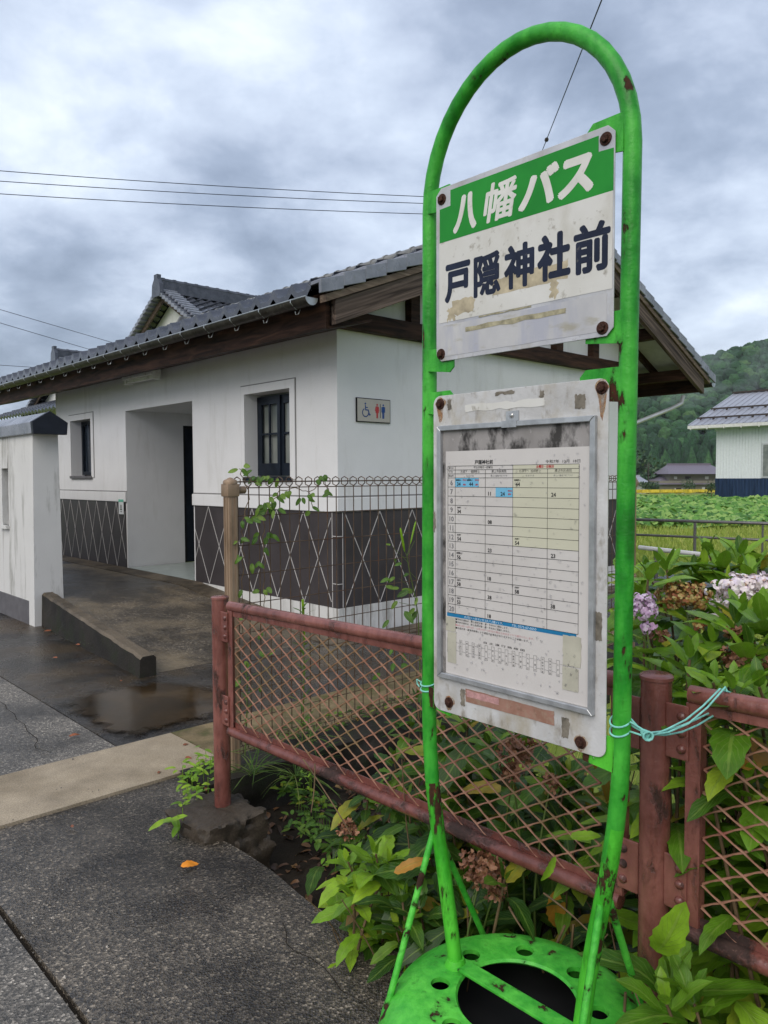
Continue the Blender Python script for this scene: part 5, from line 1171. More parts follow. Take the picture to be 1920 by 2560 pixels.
# railings
root = thing('pipe_railing', 'grey two rail pipe railing between the hydrangeas and the grass', 'railing', at_y(1750, 1380, 12))
def rl(px, y0=12.2, y1=11.0): return y0+(y1-y0)*(px-1560)/360
def rp(px, py): return at_y(px, py, rl(px))
zt3, zm3 = .805, .565
mb = MB(); L0, L1 = rp(1450, 1296), rp(2150, 1305); L0.z = L1.z = zt3; mb.tube([L0, L1], .0235, 10); mb.build('top_rail', MAT['rail_steel'], root)
mb = MB(); L2, L3 = L0.copy(), L1.copy(); L2.z = L3.z = zm3; mb.tube([L2, L3], .0185, 10); mb.build('lower_rail', MAT['rail_steel'], root)
for px in (1500, 1743, 1911, 2100):
    q = L0.lerp(L1, ((rp(px, 1300)-L0).dot(L1-L0))/(L1-L0).length_squared); mb = MB(); mb.tube([V((q.x, q.y, -.36)), V((q.x, q.y, zt3-.02))], .022 if px != 1911 else .014, 10); mb.build('post', MAT['rail_steel'], root)
root = thing('guard_pipe', 'low silver guard pipe on short posts in the grass before the railing', 'guard rail', at_y(1660, 1430, 10.8))
A_, B_ = at_y(1599, 1364, 11.2), at_y(1960, 1410, 9.0); A_.z = B_.z = .44
mb = MB(); mb.tube([A_, B_], .033, 14); mb.build('pipe', MAT['rail_silver'], root)
for t in (.14, .86): q = A_.lerp(B_, t); mb = MB(); mb.tube([V((q.x, q.y, -.36)), V((q.x, q.y, .42))], .03, 12); mb.build('post', MAT['rail_steel'], root)
# utility pole behind the building (mostly hidden) and the wires
PT = at_y(1320, 470, 25); pb = V((PT.x, PT.y, -.35)); root = thing('utility_pole', 'tall concrete utility pole hidden behind the bus stop plates', 'utility pole', pb)
mb = MB(); mb.tube([pb, PT+V((0,0,.0))], [.17, .11], 14); mb.build('pole', MAT['pole_concrete'], root)
def hang(p, q, sag, r, label, n=24):
    m_ = MB(); m_.tube([p.lerp(q, i/n)-V((0, 0, sag*4*(i/n)*(1-i/n))) for i in range(n+1)], r, 6); return solo(m_, 'overhead_wire', MAT['cable'], label, 'wire', p)
E_ = [(0, 428, 505, 'topmost'), (0, 456, 520, 'middle'), (0, 489, 545, 'lowest')]
for (x, y0, y1, wd) in E_:
    hang(at_y(-260, y0-22, 21), at_y(1318, y1-4, 24.9), .12, .0105, wd+' of the three overhead wires crossing the sky left of the bus stop')
p0, p1 = at_y(1318, 472, 24.8), at_y(1531, -68, 8.5); hang(p0, p1, .0, .0085, 'single overhead wire seen through the green arch with a small clip on it')
best = min(range(200), key=lambda i: abs((lambda d: 1280-1900*d.dot(CU)/d.dot(_f))(p0.lerp(p1, i/200)-V((0,0,H)))-350)); c = p0.lerp(p1, best/200)
mb = MB(); mb.lathe(c, [(.03, -.05), (.045, -.03), (.045, .03), (.03, .05)], 10, 0, p1-p0); solo(mb, 'wire_clip', MAT['far_dark'], 'small dark clip on the overhead wire inside the green arch', 'clip', c)
hang(at_y(-200, 715, 18), at_y(300, 862, 24), .0, .008, 'upper of two thin wires sloping down to the gabled house'); hang(at_y(-200, 748, 18), at_y(232, 876, 24), .0, .008, 'lower of two thin wires sloping down to the gabled house'); hang(at_y(-200, 900, 22), at_y(112, 920, 30), .0, .009, 'faint wire low in the sky running to the farther tiled house')

# ================================================================== PLANTS
def leaf(mb, base, d, up, L, wd, droop=.25, fold=.18, m=0, nu=9, tip=1.0, serr=.085, wav=.025, rnd=random, pet=.0):
    base, d = V(base), V(d).normalized()
    for q in (base, base+d*L*.5, base+d*L*.9):
        e = q-W(-4.40, -3.085, 0)
        if q.z < .31 and math.hypot(e.x, e.y) < .37: return
    up = V(up); up = (up-d*up.dot(d)); up = up.normalized() if up.length > 1e-4 else d.orthogonal().normalized(); sd_ = d.cross(up)
    vs = []; uv = []; ph = rnd.random()*6; tw = rnd.uniform(-.25, .25); ht = rnd.uniform(.5, .62)
    for i in range(nu+1):
        u = i/nu; wv = (u**ht)*((1-u)**(.72*tip))*1.62
        if i == nu: wv = 0.01
        if serr and 0 < i < nu: wv *= 1+serr*(1 if i % 2 else -1)
        c = base+d*(L*(pet+u*(1-.12*droop*u)))-up*(droop*L*u*u*.75)+up*(wav*L*math.sin(u*7+ph))
        for j in range(5):
            v = j/4-.5; t = v*(1+.0)
            vs.append(c+sd_*(wd*wv*t)+up*(abs(t)*2*fold*wd*wv*.5+tw*t*wd*wv*u+wav*.6*L*math.sin(u*9+ph+4*t)*abs(t))); uv.append((u, j/4))
    mb.add(vs, [(i*5+j, (i+1)*5+j, (i+1)*5+j+1, i*5+j+1) for i in range(nu) for j in range(4)], m, uv)
def rosette(mb, tip, axis, pairs, L, rnd, m=0, spread=1.0, wr=.60, nu=9):
    tip, ax = V(tip), V(axis).normalized(); x = ax.orthogonal().normalized(); y = ax.cross(x); ph0 = rnd.random()*6.28
    for k in range(pairs):
        f = k/max(1, pairs-1); el = R(72-58*f*spread)+rnd.uniform(-.12, .12); LL = L*(.42+.58*min(1, f*1.25))*rnd.uniform(.85, 1.12)
        for h in (0, 1):
            ph = ph0+k*R(90)+h*math.pi+rnd.uniform(-.22, .22); rd = x*math.cos(ph)+y*math.sin(ph)
            d = rd*math.cos(el)+ax*math.sin(el); up = ax*math.cos(el)-rd*math.sin(el)
            mm = m
            leaf(mb, tip-ax*(.022*k)+rd*.004, d, up, LL, LL*wr*rnd.uniform(.88, 1.1), .18+.5*f*rnd.uniform(.5, 1.3), .22, mm, rnd=rnd, nu=nu, pet=.06+.06*f)
def stem(mb, p0, p1, r0, r1, rnd, bow=.1, n=7):
    p0, p1 = V(p0), V(p1); q = V((rnd.uniform(-1, 1), rnd.uniform(-1, 1), .3))*bow*(p1-p0).length
    mb.tube([p0.lerp(p1, i/n)+q*math.sin(math.pi*i/n) for i in range(n+1)], [r0+(r1-r0)*i/n for i in range(n+1)], 6)
    return lambda t: p0.lerp(p1, t)+q*math.sin(math.pi*t)
def flower(mb, c, r, rnd, n=75, ps=.011, sq=.75, low=-.35, m=0, curl=.2):
    c = V(c)
    for i in range(n):
        zz = low+(1-low)*(i+.5)/n; t = i*2.39996+rnd.uniform(-.2, .2); q = math.sqrt(max(0, 1-zz*zz)); nrm = V((q*math.cos(t), q*math.sin(t), zz)); o = c+V((nrm.x*r, nrm.y*r, nrm.z*r*sq))*(rnd.uniform(.68, 1.1)+.7*nz((nrm.x*1.6+c.x*20, nrm.y*1.6, nrm.z*1.6+c.z*9)))
        nn = (nrm+V((rnd.uniform(-.75, .75), rnd.uniform(-.75, .75), rnd.uniform(-.75, .75)))).normalized(); x = nn.orthogonal().normalized(); y = nn.cross(x); a0 = rnd.random()*1.57
        for k in range(4):
            a = a0+k*R(90); e = x*math.cos(a)+y*math.sin(a); s = nn.cross(e); p = ps*rnd.uniform(.8, 1.15)
            mb.add([o, o+e*p*.55+s*p*.52+nn*p*.1, o+e*p*1.12+s*p*.33-nn*p*curl, o+e*p*1.15-s*p*.33-nn*p*curl*1.4, o+e*p*.55-s*p*.52+nn*p*.06], [(0,1,2,3,4)], m)
def bush(label, root_ab, tips, extra, mat, seed, L=(.10, .15), flowers=(), group='hydrangea bushes in the flower bed', low=0, lowbox=None, dead=0, nu=9):
    """tips: (px, py, b, leaf length, pairs); extra: list of (a, b, z, leaf length)"""
    KL = 1.35; rnd = random.Random(seed); g = W(root_ab[0], root_ab[1], bedz(*root_ab)); root = thing('hydrangea_bush', label, 'hydrangea', g, group)
    st = MB(); fo = MB(); T = []
    for (px, py, b, LL, pr) in tips: T.append((at_b(px, py, b), LL*KL, pr, 1))
    for (a, b, z, LL) in extra: T.append((W(a, b, z), LL*KL, rnd.choice((3, 4, 4, 5)), .8))
    for (p, LL, pr, sp) in T:
        ga = (p-CN).dot(E1); gb = (p-CN).dot(E2); q = V((rnd.uniform(-.1, .1), rnd.uniform(-.1, .1), 0)); gp = g.lerp(V((p.x, p.y, g.z)), .72)+q
        fn = stem(st, gp, p, .006, .0035, rnd)
        ax = (p-fn(.7)).normalized(); ax = (ax+V((0, -.10, .75))).normalized()
        rosette(fo, p, ax, pr, LL, rnd, spread=sp*1.0, nu=nu)
        hgt = (p-gp).length; k = 0; t = 1-.10/max(.12, hgt)
        while t > .3 and k < 5:
            c = fn(t); ph = rnd.random()*6.28
            for h in (0, 1):
                e = V((math.cos(ph+h*math.pi), math.sin(ph+h*math.pi), rnd.uniform(-.1, .35))); leaf(fo, c, e, V((0,0,1)), LL*rnd.uniform(.8, 1.15), LL*.56, .5, .15, rnd=rnd, nu=nu, pet=.12)
            k += 1; t -= rnd.uniform(.07, .12)/max(.15, hgt)
    if lowbox:
        a0, a1, b0, b1, z0, z1 = lowbox
        for i in range(low):
            a, b = rnd.uniform(a0, a1), rnd.uniform(b0, b1); c = W(a, b, rnd.uniform(z0, z1)); ph = rnd.random()*6.28; e = V((math.cos(ph), math.sin(ph), rnd.uniform(-.5, .3)))
            leaf(fo, c, e, V((rnd.uniform(-.3, .3), rnd.uniform(-.5, .1), 1)), rnd.uniform(.11, .22), rnd.uniform(.07, .125), .5, .12, rnd=rnd, nu=nu)
        for i in range(low//4):
            a, b = rnd.uniform(a0, a1), rnd.uniform(b0, b1); stem(st, W(a, b, bedz(a, b)), W(a+rnd.uniform(-.25, .25), b+rnd.uniform(-.2, .2), rnd.uniform(z0+.1, z1)), .003, .0018, rnd, .12)
    fo.build('foliage', MAT[mat], root, smooth=60)
    st.build('stems', MAT['stem_brown'], root, smooth=60)
    for (pos, r, n, ps, mt, sq, lo) in flowers:
        p = at_b(*pos); mb = MB(); flower(mb, p, r, rnd, n, ps, sq, lo, curl=.2 if 'd' != mt[6:7] else -.5); f = mb.build('flower_head', MAT[mt], root, smooth=0)
        mb = MB(); stem(mb, g.lerp(V((p.x, p.y, g.z)), .8), p, .004, .0028, rnd); mb.build('flower_stalk', MAT['stem_green'], f, smooth=60)
    return root
def X(n, a0, a1, b0, b1, zlo, zhi, seed, L0=.10, L1=.14):
    r = random.Random(seed); return [(r.uniform(a0, a1), r.uniform(b0, b1), r.uniform(zlo, zhi), r.uniform(L0, L1)) for _ in range(n)]
Vv = 1920/1659
def vp(x, y): return x*Vv, y*Vv
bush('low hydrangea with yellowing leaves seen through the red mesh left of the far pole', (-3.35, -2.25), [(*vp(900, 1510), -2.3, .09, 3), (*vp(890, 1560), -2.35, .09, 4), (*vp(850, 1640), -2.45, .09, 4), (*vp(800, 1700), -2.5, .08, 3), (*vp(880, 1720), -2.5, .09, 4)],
     X(16, -3.7, -3.05, -2.6, -2.05, .0, .26, 1, .08, .11), 'hydrangea_shaded', 31, low=70, lowbox=(-3.75, -3.0, -2.65, -2.0, -.12, .25))
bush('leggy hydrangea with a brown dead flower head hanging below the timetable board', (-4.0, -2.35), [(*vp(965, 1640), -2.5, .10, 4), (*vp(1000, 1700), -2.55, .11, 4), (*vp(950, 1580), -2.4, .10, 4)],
     X(20, -4.4, -3.6, -2.6, -2.0, .1, .62, 2), 'hydrangea_shaded', 32, flowers=[((*vp(1118, 1622), -2.68), .042, 46, .012, 'petal_dead', .8, -.8), ((*vp(1105, 1665), -2.7), .026, 24, .011, 'petal_dead', 1, -.9), ((*vp(1190, 1690), -2.62), .02, 14, .010, 'petal_dead', 1, -.9)], low=130, lowbox=(-4.55, -3.5, -2.74, -2.0, -.15, .6))
bush('hydrangea with a pink flower head beside the near green pole', (-4.75, -2.3), [(*vp(1490, 1425), -2.62, .135, 5), (*vp(1400, 1245), -2.2, .12, 4), (*vp(1420, 1400), -2.4, .12, 4), (*vp(1440, 1470), -2.62, .10, 3), (*vp(1350, 1360), -2.2, .11, 4), (*vp(1540, 1390), -2.45, .13, 4)],
     X(26, -5.2, -4.4, -2.55, -1.9, .3, .80, 3, .11, .15), 'hydrangea_leaf', 33, flowers=[((*vp(1386, 1312), -2.45), .043, 95, .0092, 'petal_pink', .85, -.6), ((*vp(1397, 1355), -2.46), .013, 10, .0125, 'petal_pink', 1, -1), ((*vp(1420, 1375), -2.4), .03, 34, .008, 'petal_dead', .6, -.5)], low=170, lowbox=(-5.3, -4.3, -2.72, -1.9, -.15, .62))
bush('hydrangea with a large tan and rust flower head above the round topped post', (-5.0, -1.75), [(*vp(1440, 1225), -1.85, .14, 5), (*vp(1400, 1235), -1.7, .12, 4), (*vp(1500, 1240), -1.8, .13, 4), (*vp(1385, 1290), -2.0, .11, 4), (*vp(1345, 1235), -1.6, .12, 4)],
     X(24, -5.3, -4.4, -2.1, -1.2, .4, .80, 4, .12, .15), 'hydrangea_leaf', 34, flowers=[((*vp(1478, 1288), -2.1), .078, 210, .0100, 'petal_tan', .62, -.7), ((*vp(1520, 1352), -2.15), .03, 30, .010, 'petal_tan', .8, -.6), ((*vp(1538, 1338), -2.1), .018, 12, .011, 'petal_lilac', .9, -.6)], low=110, lowbox=(-5.4, -4.3, -2.2, -1.2, -.15, .65))
bush('tallest hydrangea with dark green leaves topping the flower bed below the railing', (-5.5, -1.7), [(*vp(1560, 1225), -1.8, .15, 5), (*vp(1530, 1190), -1.7, .13, 4), (*vp(1600, 1200), -1.75, .14, 5), (*vp(1520, 1230), -1.8, .13, 4), (*vp(1620, 1245), -1.9, .14, 4), (*vp(1570, 1275), -1.95, .14, 5), (*vp(1640, 1225), -1.7, .13, 4)],
     X(24, -6.3, -5.2, -2.1, -1.3, .45, .86, 5, .12, .15), 'hydrangea_leaf', 35, low=110, lowbox=(-6.4, -5.2, -2.2, -1.2, -.1, .7))
bush('hydrangea with two fading lilac white flower heads at the right edge', (-5.7, -2.2), [(*vp(1650, 1345), -2.4, .15, 5), (*vp(1590, 1350), -2.4, .13, 4), (*vp(1620, 1400), -2.5, .13, 4), (*vp(1600, 1320), -2.3, .13, 4), (*vp(1690, 1330), -2.2, .14, 4)],
     X(26, -6.4, -5.2, -2.6, -1.9, .4, .86, 6, .12, .15), 'hydrangea_leaf', 36, flowers=[((*vp(1590, 1282), -2.2), .062, 120, .0112, 'petal_lilac', .95, -.7), ((*vp(1640, 1268), -2.15), .068, 120, .0112, 'petal_lilac', .6, -.6), ((*vp(1625, 1300), -2.12), .04, 55, .0105, 'petal_lilac', .7, -.6), ((*vp(1600, 1425), -2.5), .05, 50, .010, 'petal_dead', .5, -.6), ((*vp(1590, 1372), -2.42), .024, 24, .010, 'petal_dead', .7, -.6)], low=150, lowbox=(-6.5, -5.1, -2.7, -1.9, -.15, .75))
bush('lime leaved hydrangea leaning over the red rail beside the tie wire', (-5.25, -2.55), [(*vp(1585, 1490), -2.74, .125, 5), (*vp(1640, 1485), -2.7, .12, 4), (*vp(1540, 1475), -2.72, .11, 4), (*vp(1500, 1500), -2.7, .09, 3)],
     X(18, -5.9, -4.75, -2.72, -2.45, .35, .85, 7, .11, .14), 'hydrangea_leaf', 37, low=70, lowbox=(-6.0, -4.6, -2.75, -2.4, -.15, .8))
bush('bright lime hydrangea with a yellow leaf growing under the red rail beside the mossy wall', (-3.55, -2.85), [(*vp(812, 1845), -2.93, .105, 5), (*vp(752, 1862), -2.95, .082, 4), (*vp(770, 1925), -3.0, .085, 4), (*vp(842, 1865), -2.92, .09, 4)],
     X(9, -3.85, -3.4, -2.95, -2.65, -.08, .10, 8, .08, .1), 'lime_leaf', 38, low=30, lowbox=(-3.9, -3.3, -2.95, -2.6, -.18, .05), flowers=[((*vp(752, 1792), -2.88), .028, 40, .009, 'petal_dead', .9, -.8)])
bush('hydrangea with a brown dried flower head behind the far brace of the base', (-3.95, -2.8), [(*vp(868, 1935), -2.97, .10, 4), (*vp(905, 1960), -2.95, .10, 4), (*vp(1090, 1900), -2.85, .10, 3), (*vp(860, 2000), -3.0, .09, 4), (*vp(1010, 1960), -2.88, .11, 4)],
     X(16, -4.35, -3.7, -2.92, -2.6, -.05, .3, 9, .09, .12), 'hydrangea_shaded', 39, flowers=[((*vp(1042, 1880), -2.86), .052, 80, .0115, 'petal_dead', .7, -.7), ((*vp(1070, 1925), -2.86), .02, 20, .011, 'petal_dead', 1.1, -.9)], low=110, lowbox=(-4.4, -3.6, -2.95, -2.6, -.12, .3))
bush('big leaved hydrangea growing at the foot of the thick red post', (-4.85, -2.9), [(*vp(1455, 2120), -2.92, .15, 4), (*vp(1500, 2170), -2.95, .14, 4), (*vp(1440, 2170), -3.0, .12, 4), (*vp(1395, 2150), -2.9, .13, 3)],
     X(16, -5.3, -4.6, -2.95, -2.65, -.1, .35, 10, .12, .16), 'hydrangea_leaf', 40, low=60, lowbox=(-5.4, -4.5, -2.98, -2.6, -.15, .35))
# single coloured leaves that stand out in the bed
def one_leaf(mat, px, py, b, L, wd, d, up, label, nm='yellow_leaf'):
    p = at_b(px, py, b); mb = MB(); leaf(mb, p, d, up, L, wd, .35, .2, nu=10, rnd=random.Random(int(px))); solo(mb, nm, MAT[mat], label, 'leaf', p, smooth=60)
one_leaf('yellow_leaf', *vp(850, 1885), -2.98, .12, .05, (.75, -.1, .45), (-.3, -.6, .6), 'orange yellow leaf with brown spots on the lime hydrangea under the rail')
one_leaf('yellow_leaf', *vp(1195, 1925), -2.70, .13, .09, (.15, -.05, -.9), (0, -1, .2), 'large yellow and green leaf hanging behind the round green base')
one_leaf('lime_leaf', *vp(1232, 1808), -2.86, .08, .04, (.9, -.2, .25), (0, -.5, .8), 'bright green leaf poking out through the mesh below the timetable', 'green_leaf')
one_leaf('lime_leaf', *vp(1200, 1850), -2.87, .075, .035, (-.4, -.3, -.7), (.3, -.9, .2), 'small lime leaf hanging under the mesh right of the dried flower', 'green_leaf')
one_leaf('yellow_leaf', *vp(1560, 1640), -2.76, .16, .11, (.7, .1, .1), (0, -.8, .5), 'broad yellow leaf behind the right hand mesh panel')
one_leaf('yellow_leaf', *vp(1625, 1800), -2.74, .13, .09, (.6, .2, -.5), (0, -.9, .3), 'mottled yellow brown leaf low behind the right hand mesh panel')
one_leaf('lime_leaf', *vp(1418, 2060), -2.98, .165, .10, (.1, -.5, .7), (-.3, -.9, .1), 'very large upright green leaf in front of the thick red post foot', 'green_leaf')
# climbing vine on the brown fence
rnd = random.Random(77)
def cr8(x, y): return 500+x/2.329, 1150+y/2.329
vine = thing('climbing_vine', 'thin green vine twining up the left end of the brown wire fence', 'vine', W(BA, -2.35, .2))
mb = MB()
for pts in ([(255, 1150), (250, 900), (248, 700), (252, 560), (246, 420), (255, 330), (290, 200), (250, 110), (230, 50)], [(380, 1040), (372, 850), (376, 640), (370, 450), (378, 330), (420, 240), (470, 180), (560, 165), (640, 190), (720, 110)], [(640, 190), (660, 280)], [(720, 110), (750, 190)]):
    P = [at_a(*cr8(*q), BA-.02) for q in pts]; Q = []
    for p, q in zip(P, P[1:]): Q += [p.lerp(q, t)+V((.006*math.sin(9*t+p.z*30), 0, .004*math.cos(8*t))) for t in (0, .25, .5, .75)]
    mb.tube(Q+[P[-1]], .0022, 5)
mb.build('stems', MAT['stem_brown'], vine, smooth=60)
VL = [(235, 45), (222, 60), (300, 60), (330, 95), (405, 88), (430, 100), (385, 100), (345, 100), (450, 110), (700, 92), (720, 88), (690, 120), (745, 180), (755, 200), (650, 190), (625, 210), (600, 215), (580, 220), (655, 270), (500, 175), (475, 190), (455, 200), (520, 185), (400, 215), (380, 240), (440, 240), (410, 260), (425, 285), (375, 300), (395, 275), (360, 260), (460, 290), (270, 345), (255, 350), (240, 350), (310, 350), (345, 340), (325, 330), (265, 455), (240, 462), (365, 515), (372, 500), (400, 420), (345, 430), (430, 430), (415, 435), (330, 450), (235, 555), (255, 560), (350, 590), (300, 600), (345, 600), (375, 750), (355, 765), (390, 735), (240, 760), (260, 905), (365, 1010), (430, 1110), (340, 1110), (260, 1175), (240, 1290), (345, 1300)]
mb = MB()
for (x, y) in VL+[(x+rnd.uniform(-22, 22), y+rnd.uniform(-22, 22)) for x, y in VL[::3] if y < 480]:
    p = at_a(*cr8(x+rnd.uniform(-8, 8), y+rnd.uniform(-8, 8)), BA-.03+rnd.uniform(-.03, .02)); ph = rnd.uniform(-1, 1)
    leaf(mb, p, V((ph, -.25, rnd.uniform(-.9, -.1))), V((rnd.uniform(-.4, .4), -1, rnd.uniform(.1, .7))), rnd.uniform(.034, .058), rnd.uniform(.027, .042), .3, .15, nu=7, serr=0, rnd=rnd)
mb.build('foliage', MAT['vine_leaf'], vine, smooth=60)
# weed with seed pods
weed = thing('pod_weed', 'upright weed with two long green seed pods beside the far green pole', 'weed', at_a(*cr8(1275, 1500), -2.42))
mb = MB(); P = [at_a(*cr8(*q), -2.42) for q in ((1285, 1500), (1280, 1150), (1270, 900), (1245, 760), (1220, 650), (1205, 560), (1190, 520))]; mb.tube(P, [.004, .004, .0035, .003, .0025, .002, .0015], 6)
for pts in (((1220, 650), (1260, 690)), ((1205, 560), (1225, 490)), ((1215, 600), (1155, 540), (1120, 505)), ((1200, 570), (1175, 560)), ((1205, 560), (1250, 470)), ((1245, 760), (1190, 770)), ((1245, 760), (1160, 690)), ((1260, 850), (1160, 830))): mb.tube([at_a(*cr8(*q), -2.42) for q in pts], .0014, 5)
mb.build('stems', MAT['stem_green'], weed, smooth=60)
for q0, q1, r in (((1192, 535), (1166, 395), .0075), ((1225, 490), (1256, 357), .0055)):
    mb = MB(); p0, p1 = at_a(*cr8(*q0), -2.42), at_a(*cr8(*q1), -2.42); mb.tube([p0.lerp(p1, t) for t in (0, .08, .3, .6, .9, 1)], [.001, r*.6, r*.95, r, r*.85, r*.3], 8); mb.build('seed_pod', MAT['lime_leaf'], weed, smooth=60)
mb = MB()
for (x, y, L_) in ((1105, 690, .06), (1135, 680, .05), (1140, 600, .05), (1175, 600, .045), (1110, 495, .03), (1135, 750, .06), (1160, 745, .05), (1215, 760, .08), (1240, 770, .075), (1150, 820, .06), (1265, 800, .05), (1190, 880, .09), (1250, 860, .06), (1100, 930, .06), (1215, 660, .045), (1260, 880, .07), (1130, 1180, .07), (1170, 1200, .07), (1050, 1240, .06), (1120, 1100, .05), (1170, 1120, .06)):
    p = at_a(*cr8(x, y), -2.42+rnd.uniform(-.03, .03)); leaf(mb, p, V((rnd.uniform(-.8, .5), -.3, rnd.uniform(-.7, .3))), V((rnd.uniform(-.3, .3), -1, .5)), L_, L_*.62, .3, .15, nu=7, serr=0, rnd=rnd)
mb.build('foliage', MAT['vine_leaf'], weed, smooth=60)
# tall narrow leaved weeds behind the mesh
def narrow(label, px, y0, y1, a, n, L_, seed):
    r = random.Random(seed); base, top = at_a(*cr8(px, y0), a), at_a(*cr8(px+r.uniform(-15, 15), y1), a); t_ = thing('narrow_weed', label, 'weed', base)
    mb = MB(); fn = stem(mb, base, top, .0035, .002, r, .02); mb.build('stems', MAT['stem_green'], t_, smooth=60); mb = MB()
    for i in range(n):
        t = .08+.92*i/n; ph = i*2.4; leaf(mb, fn(t), V((math.cos(ph), math.sin(ph), .9)), V((-math.cos(ph), -math.sin(ph), .8)), L_*r.uniform(.7, 1.1)*(1.1-.4*t), L_*.16, .4, .1, nu=6, serr=0, rnd=r)
    mb.build('foliage', MAT['grass_blade'], t_, smooth=60)
narrow('tall narrow leaved weed rising behind the middle of the mesh panel', 595, 1640, 850, -2.40, 46, .10, 5)
narrow('narrow leaved weed close behind the first red post', 262, 1720, 1180, -2.42, 26, .08, 6)
mb = MB(); p = at_a(*cr8(605, 1005), -2.38); mb.tube([p-V((0,0,.06)), p, at_a(*cr8(598, 812), -2.38)], [.003, .007, .007], 8); solo(mb, 'seed_spike', MAT['lime_leaf'], 'short green seed spike standing just above the red top rail', 'weed', p)
def tuft(label, px, py, a, n, L_, seed, mat='grass_blade'):
    r = random.Random(seed); base = at_a(px, py, a); mb = MB()
    for i in range(n):
        ph = r.random()*6.28; e = r.uniform(.5, 1.4); leaf(mb, base+V((r.uniform(-.02, .02), r.uniform(-.02, .02), 0)), V((math.cos(ph), math.sin(ph), e)), V((-math.cos(ph)*e, -math.sin(ph)*e, 1)), L_*r.uniform(.6, 1.15), .009, r.uniform(.5, 1.2), .1, nu=8, serr=0, tip=1.2, rnd=r)
    solo(mb, 'grass_tuft', MAT[mat], label, 'grass tuft', base, smooth=60)
tuft('arching grass tuft hanging over the mossy wall under the red rail', *cr8(560, 1850), -2.42, 34, .26, 1)
tuft('thin grass tuft right beside the concrete footing', *cr8(310, 1830), -2.45, 24, .24, 2)
tuft('sparse grass tuft on top of the wall behind the middle of the rail', *cr8(440, 1720), -2.36, 18, .2, 3)
tuft('pale grass tuft behind the mesh at the base of the tall weed', *cr8(640, 1640), -2.36, 22, .2, 4)
def low_weed(label, pts, L_, seed, z=.02, mat='lime_leaf', nm='creeping_weed', n=9):
    r = random.Random(seed); mb = MB(); P = [at_z(px, py, z) for px, py in pts]
    for p in P:
        for i in range(n):
            ph = r.random()*6.28; q = p+V((r.uniform(-.045, .045), r.uniform(-.045, .045), r.uniform(.0, .09))); leaf(mb, q, V((math.cos(ph), math.sin(ph)-.3, r.uniform(-.2, .5))), V((0, -.3, 1)), L_*r.uniform(.6, 1.2), L_*.5, .4, .12, nu=6, serr=0, rnd=r)
        mb.tube([V((p.x, p.y, -.02)), p+V((0, 0, .08))], .0015, 5)
    solo(mb, nm, MAT[mat], label, 'weed', P[0], smooth=60)
low_weed('bright green creeping weed at the foot of the first red post, on its left', [vp(445, 1650), vp(430, 1675), vp(415, 1700), vp(440, 1690), vp(450, 1715), vp(405, 1720), vp(395, 1690), vp(425, 1735), vp(455, 1668), vp(400, 1745)], .05, 8)
low_weed('single spreading weed leaf cluster against the left side of the concrete footing', [vp(385, 1800), vp(395, 1785)], .09, 9, n=3)
low_weed('tiny green seedling on the dark wall between footing and bed', [vp(672, 1700), vp(668, 1692)], .025, 10, n=6)
low_weed('small green seedling at the pavement edge left of the lime hydrangea', [vp(735, 1860), vp(725, 1885)], .04, 12, z=-.02, n=4)
low_weed('mossy green fringe along the foot of the low ramp wall', [vp(160+11*i, 1385+5*i) for i in range(8)], .012, 13, z=.0, n=14, nm='moss_fringe', mat='vine_leaf')
low_weed('dark leafy weeds along the top of the mossy wall behind the red mesh', [vp(600+22*i, 1610-7*i) for i in range(13)], .055, 21, z=.03, n=7, mat='hydrangea_shaded')
low_weed('trailing green weeds hanging down the mossy wall right of the footing', [vp(600+7*i, 1700+5*i) for i in range(15)], .055, 22, z=-.12, n=8, mat='hydrangea_shaded')
mb = MB(); rl_ = random.Random(61)
for i in range(900):
    a, b = rl_.uniform(-5.4, -2.32), rl_.uniform(-2.95, -1.9); ph = rl_.random()*6.28
    leaf(mb, W(a, b, bedz(a, b)+rl_.uniform(.005, .03)), V((math.cos(ph), math.sin(ph), rl_.uniform(-.2, .3))), V((rl_.uniform(-.5, .5), rl_.uniform(-.5, .5), 1)), rl_.uniform(.03, .085), rl_.uniform(.018, .05), .6, .3, nu=5, rnd=rl_)
petal('litter_leaf', [(0, (.035,.018,.010)), (.5, (.09,.042,.020)), (.85, (.17,.085,.035)), (1, (.26,.17,.04))])
tag(mb.build('leaf_litter', MAT['litter_leaf'], smooth=60), 'brown leaf litter covering the soil of the flower bed', 'leaf litter', None, 'stuff')
low_weed('small green weeds sprouting in the dark hollow right of the concrete footing', [vp(640+6*i, 1790+4*i) for i in range(15)], .055, 23, z=-.16, n=6, mat='vine_leaf')
# dry twigs
for (p, q, lb) in ((vp(655, 1640), vp(760, 1805), 'long dry stalk lying across the mossy wall'), (vp(680, 1650), vp(672, 1755), 'short dry stalk leaning near the concrete footing'), (vp(1100, 1960), vp(1130, 2010), 'pale broken twig behind the round base'), (vp(1175, 1930), vp(1270, 2010), 'brown dead twig slanting down right of the dried flower'), (vp(1335, 2005), vp(1395, 2200), 'long orange brown stalk hanging beside the right brace')):
    P0, P1 = at_b(*p, -2.88 if p[0] < 1000 else -2.92), at_b(*q, -2.95 if p[0] < 1000 else -3.0); mb = MB(); stem(mb, P0, P1, .003, .002, rnd, .06); solo(mb, 'dry_stalk', MAT['stem_brown'], lb, 'stalk', P0, smooth=60)
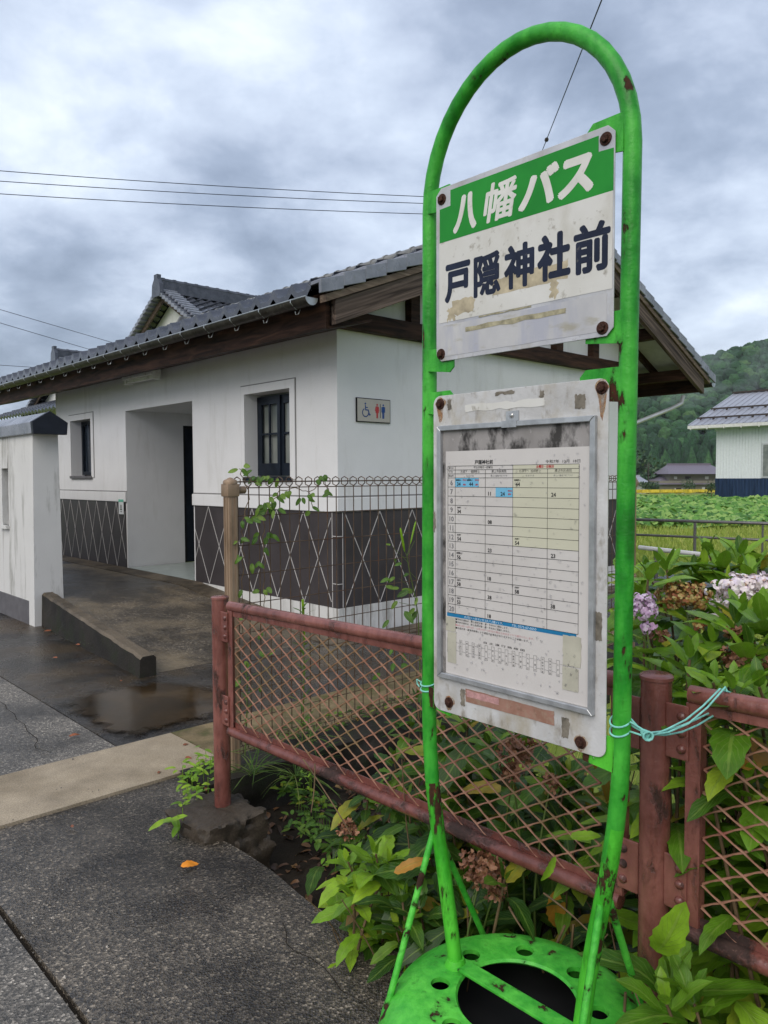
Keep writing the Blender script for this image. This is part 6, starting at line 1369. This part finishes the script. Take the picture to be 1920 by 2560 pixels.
# fallen leaves
FL = [(405, 1868, .052, 'leaf_orange', 'bright orange fallen leaf on the asphalt in front of the concrete footing'), (400, 1608, .03, 'leaf_brown', 'brown curled leaf at the corner of the strip and the weed'), (405, 1636, .03, 'leaf_brown', 'brown leaf on the pavement left of the creeping weed'),
      (343, 1668, .026, 'leaf_brown', 'small brown leaf on the asphalt well left of the footing, near a twig'), (395, 1683, .026, 'leaf_brown', 'pinkish brown leaf just left of the footing front'), (392, 1762, .045, 'leaf_brown', 'rolled red brown leaf beside the left side of the footing'), (445, 1703, .03, 'leaf_brown', 'pale brown leaf between footing and spreading weed'),
      (156, 1785, .026, 'leaf_brown', 'tiny leaf scrap on the asphalt near its pale strip'), (105, 1572, .0, '', ''), (157, 1786, .0, '', ''), (105, 1362, .05, 'leaf_brown', 'red brown leaf at the foot of the white gate wall'), (170, 1392, .045, 'leaf_brown', 'red leaf on the pavement beside the low ramp wall'), (120, 1420, .035, 'leaf_brown', 'dull brown leaf on dark pavement left of the ramp wall'), (262, 1470, .03, 'leaf_brown', 'small leaf lying before the end of the low ramp wall'), (158, 1588, .05, 'leaf_brown', 'red brown leaf on the seam left of the puddle'), (372, 1756, .0, '', '')]
for i, (x, y, L_, mt, lb) in enumerate(FL):
    if not L_: continue
    p = at_z(*vp(x, y), .017); mb = MB(); r = random.Random(i); ph = r.random()*6.28 if i else .35
    leaf(mb, p-V((math.cos(ph), math.sin(ph), 0))*L_*.5, V((math.cos(ph), math.sin(ph), .10)), V((.1,-.35,1)), L_*1.35, L_*(.95 if i == 0 else .75), .25, .12, nu=8, rnd=r); solo(mb, 'fallen_leaf', MAT[mt], lb, 'leaf', p, 'fallen leaves on the pavement', smooth=60)

# ================================================================== THE AIR
m = bpy.data.materials.new('haze_air'); m.use_nodes = True; nt = m.node_tree; nt.nodes.remove(nt.nodes['Principled BSDF'])
pv = N(nt, 'ShaderNodeVolumePrincipled', inp={'Density': .00014, 'Anisotropy': .0}); pv.inputs['Color'].default_value = (.86,.92,.97,1); nt.links.new(pv.outputs[0], nt.nodes['Material Output'].inputs['Volume'])
mb = MB(); mb.wbox((70, 235, 46), 800, 630, 106); hz_ = mb.build('haze', m, smooth=0); tag(hz_, 'pale damp air between here and the forested hill', 'haze', None, 'stuff')

# wisps of mist lying on the forested slope
m = bpy.data.materials.new('mist_wisp'); m.use_nodes = True; nt = m.node_tree; nt.nodes.remove(nt.nodes['Principled BSDF'])
tc = N(nt, 'ShaderNodeTexCoord'); ln = N(nt, 'ShaderNodeVectorMath'); ln.operation = 'LENGTH'; nt.links.new(tc.outputs['Object'], ln.inputs[0])
fall = math_(nt, 'SUBTRACT', 1.0, ln.outputs['Value'], True)
nn = noise_(nt, 2.2, 4, (1,1,1), .6, .4, tc.outputs['Object']); dn = math_(nt, 'MULTIPLY', math_(nt, 'MULTIPLY', fall, ramp(nt, nn, [(.42, (0,0,0)), (.64, (1,1,1))])), .04)
pv = N(nt, 'ShaderNodeVolumePrincipled'); pv.inputs['Color'].default_value = (.93,.96,1,1); nt.links.new(dn, pv.inputs['Density']); nt.links.new(pv.outputs[0], nt.nodes['Material Output'].inputs['Volume'])
for (px, py, y, sx_, sy_, sz_, ry, lb) in ((1772, 905, 350, 11, 8, 17, .5, 'thin wisp of mist drifting up the middle of the wooded slope'), (1905, 915, 350, 9, 8, 24, .25, 'taller wisp of mist at the right edge of the wooded slope'), (1745, 985, 300, 22, 8, 6, -.1, 'faint low band of mist above the conifers')):
    c = at_y(px, py, y-25); mb = MB(); mb.add([q.copy() for q in ICO[0]], ICO[1]); o = mb.build('mist', m, smooth=0); o.location = c; o.scale = (sx_, sy_, sz_); o.rotation_euler = (0, ry, 0); tag(o, lb, 'mist', None, 'stuff')
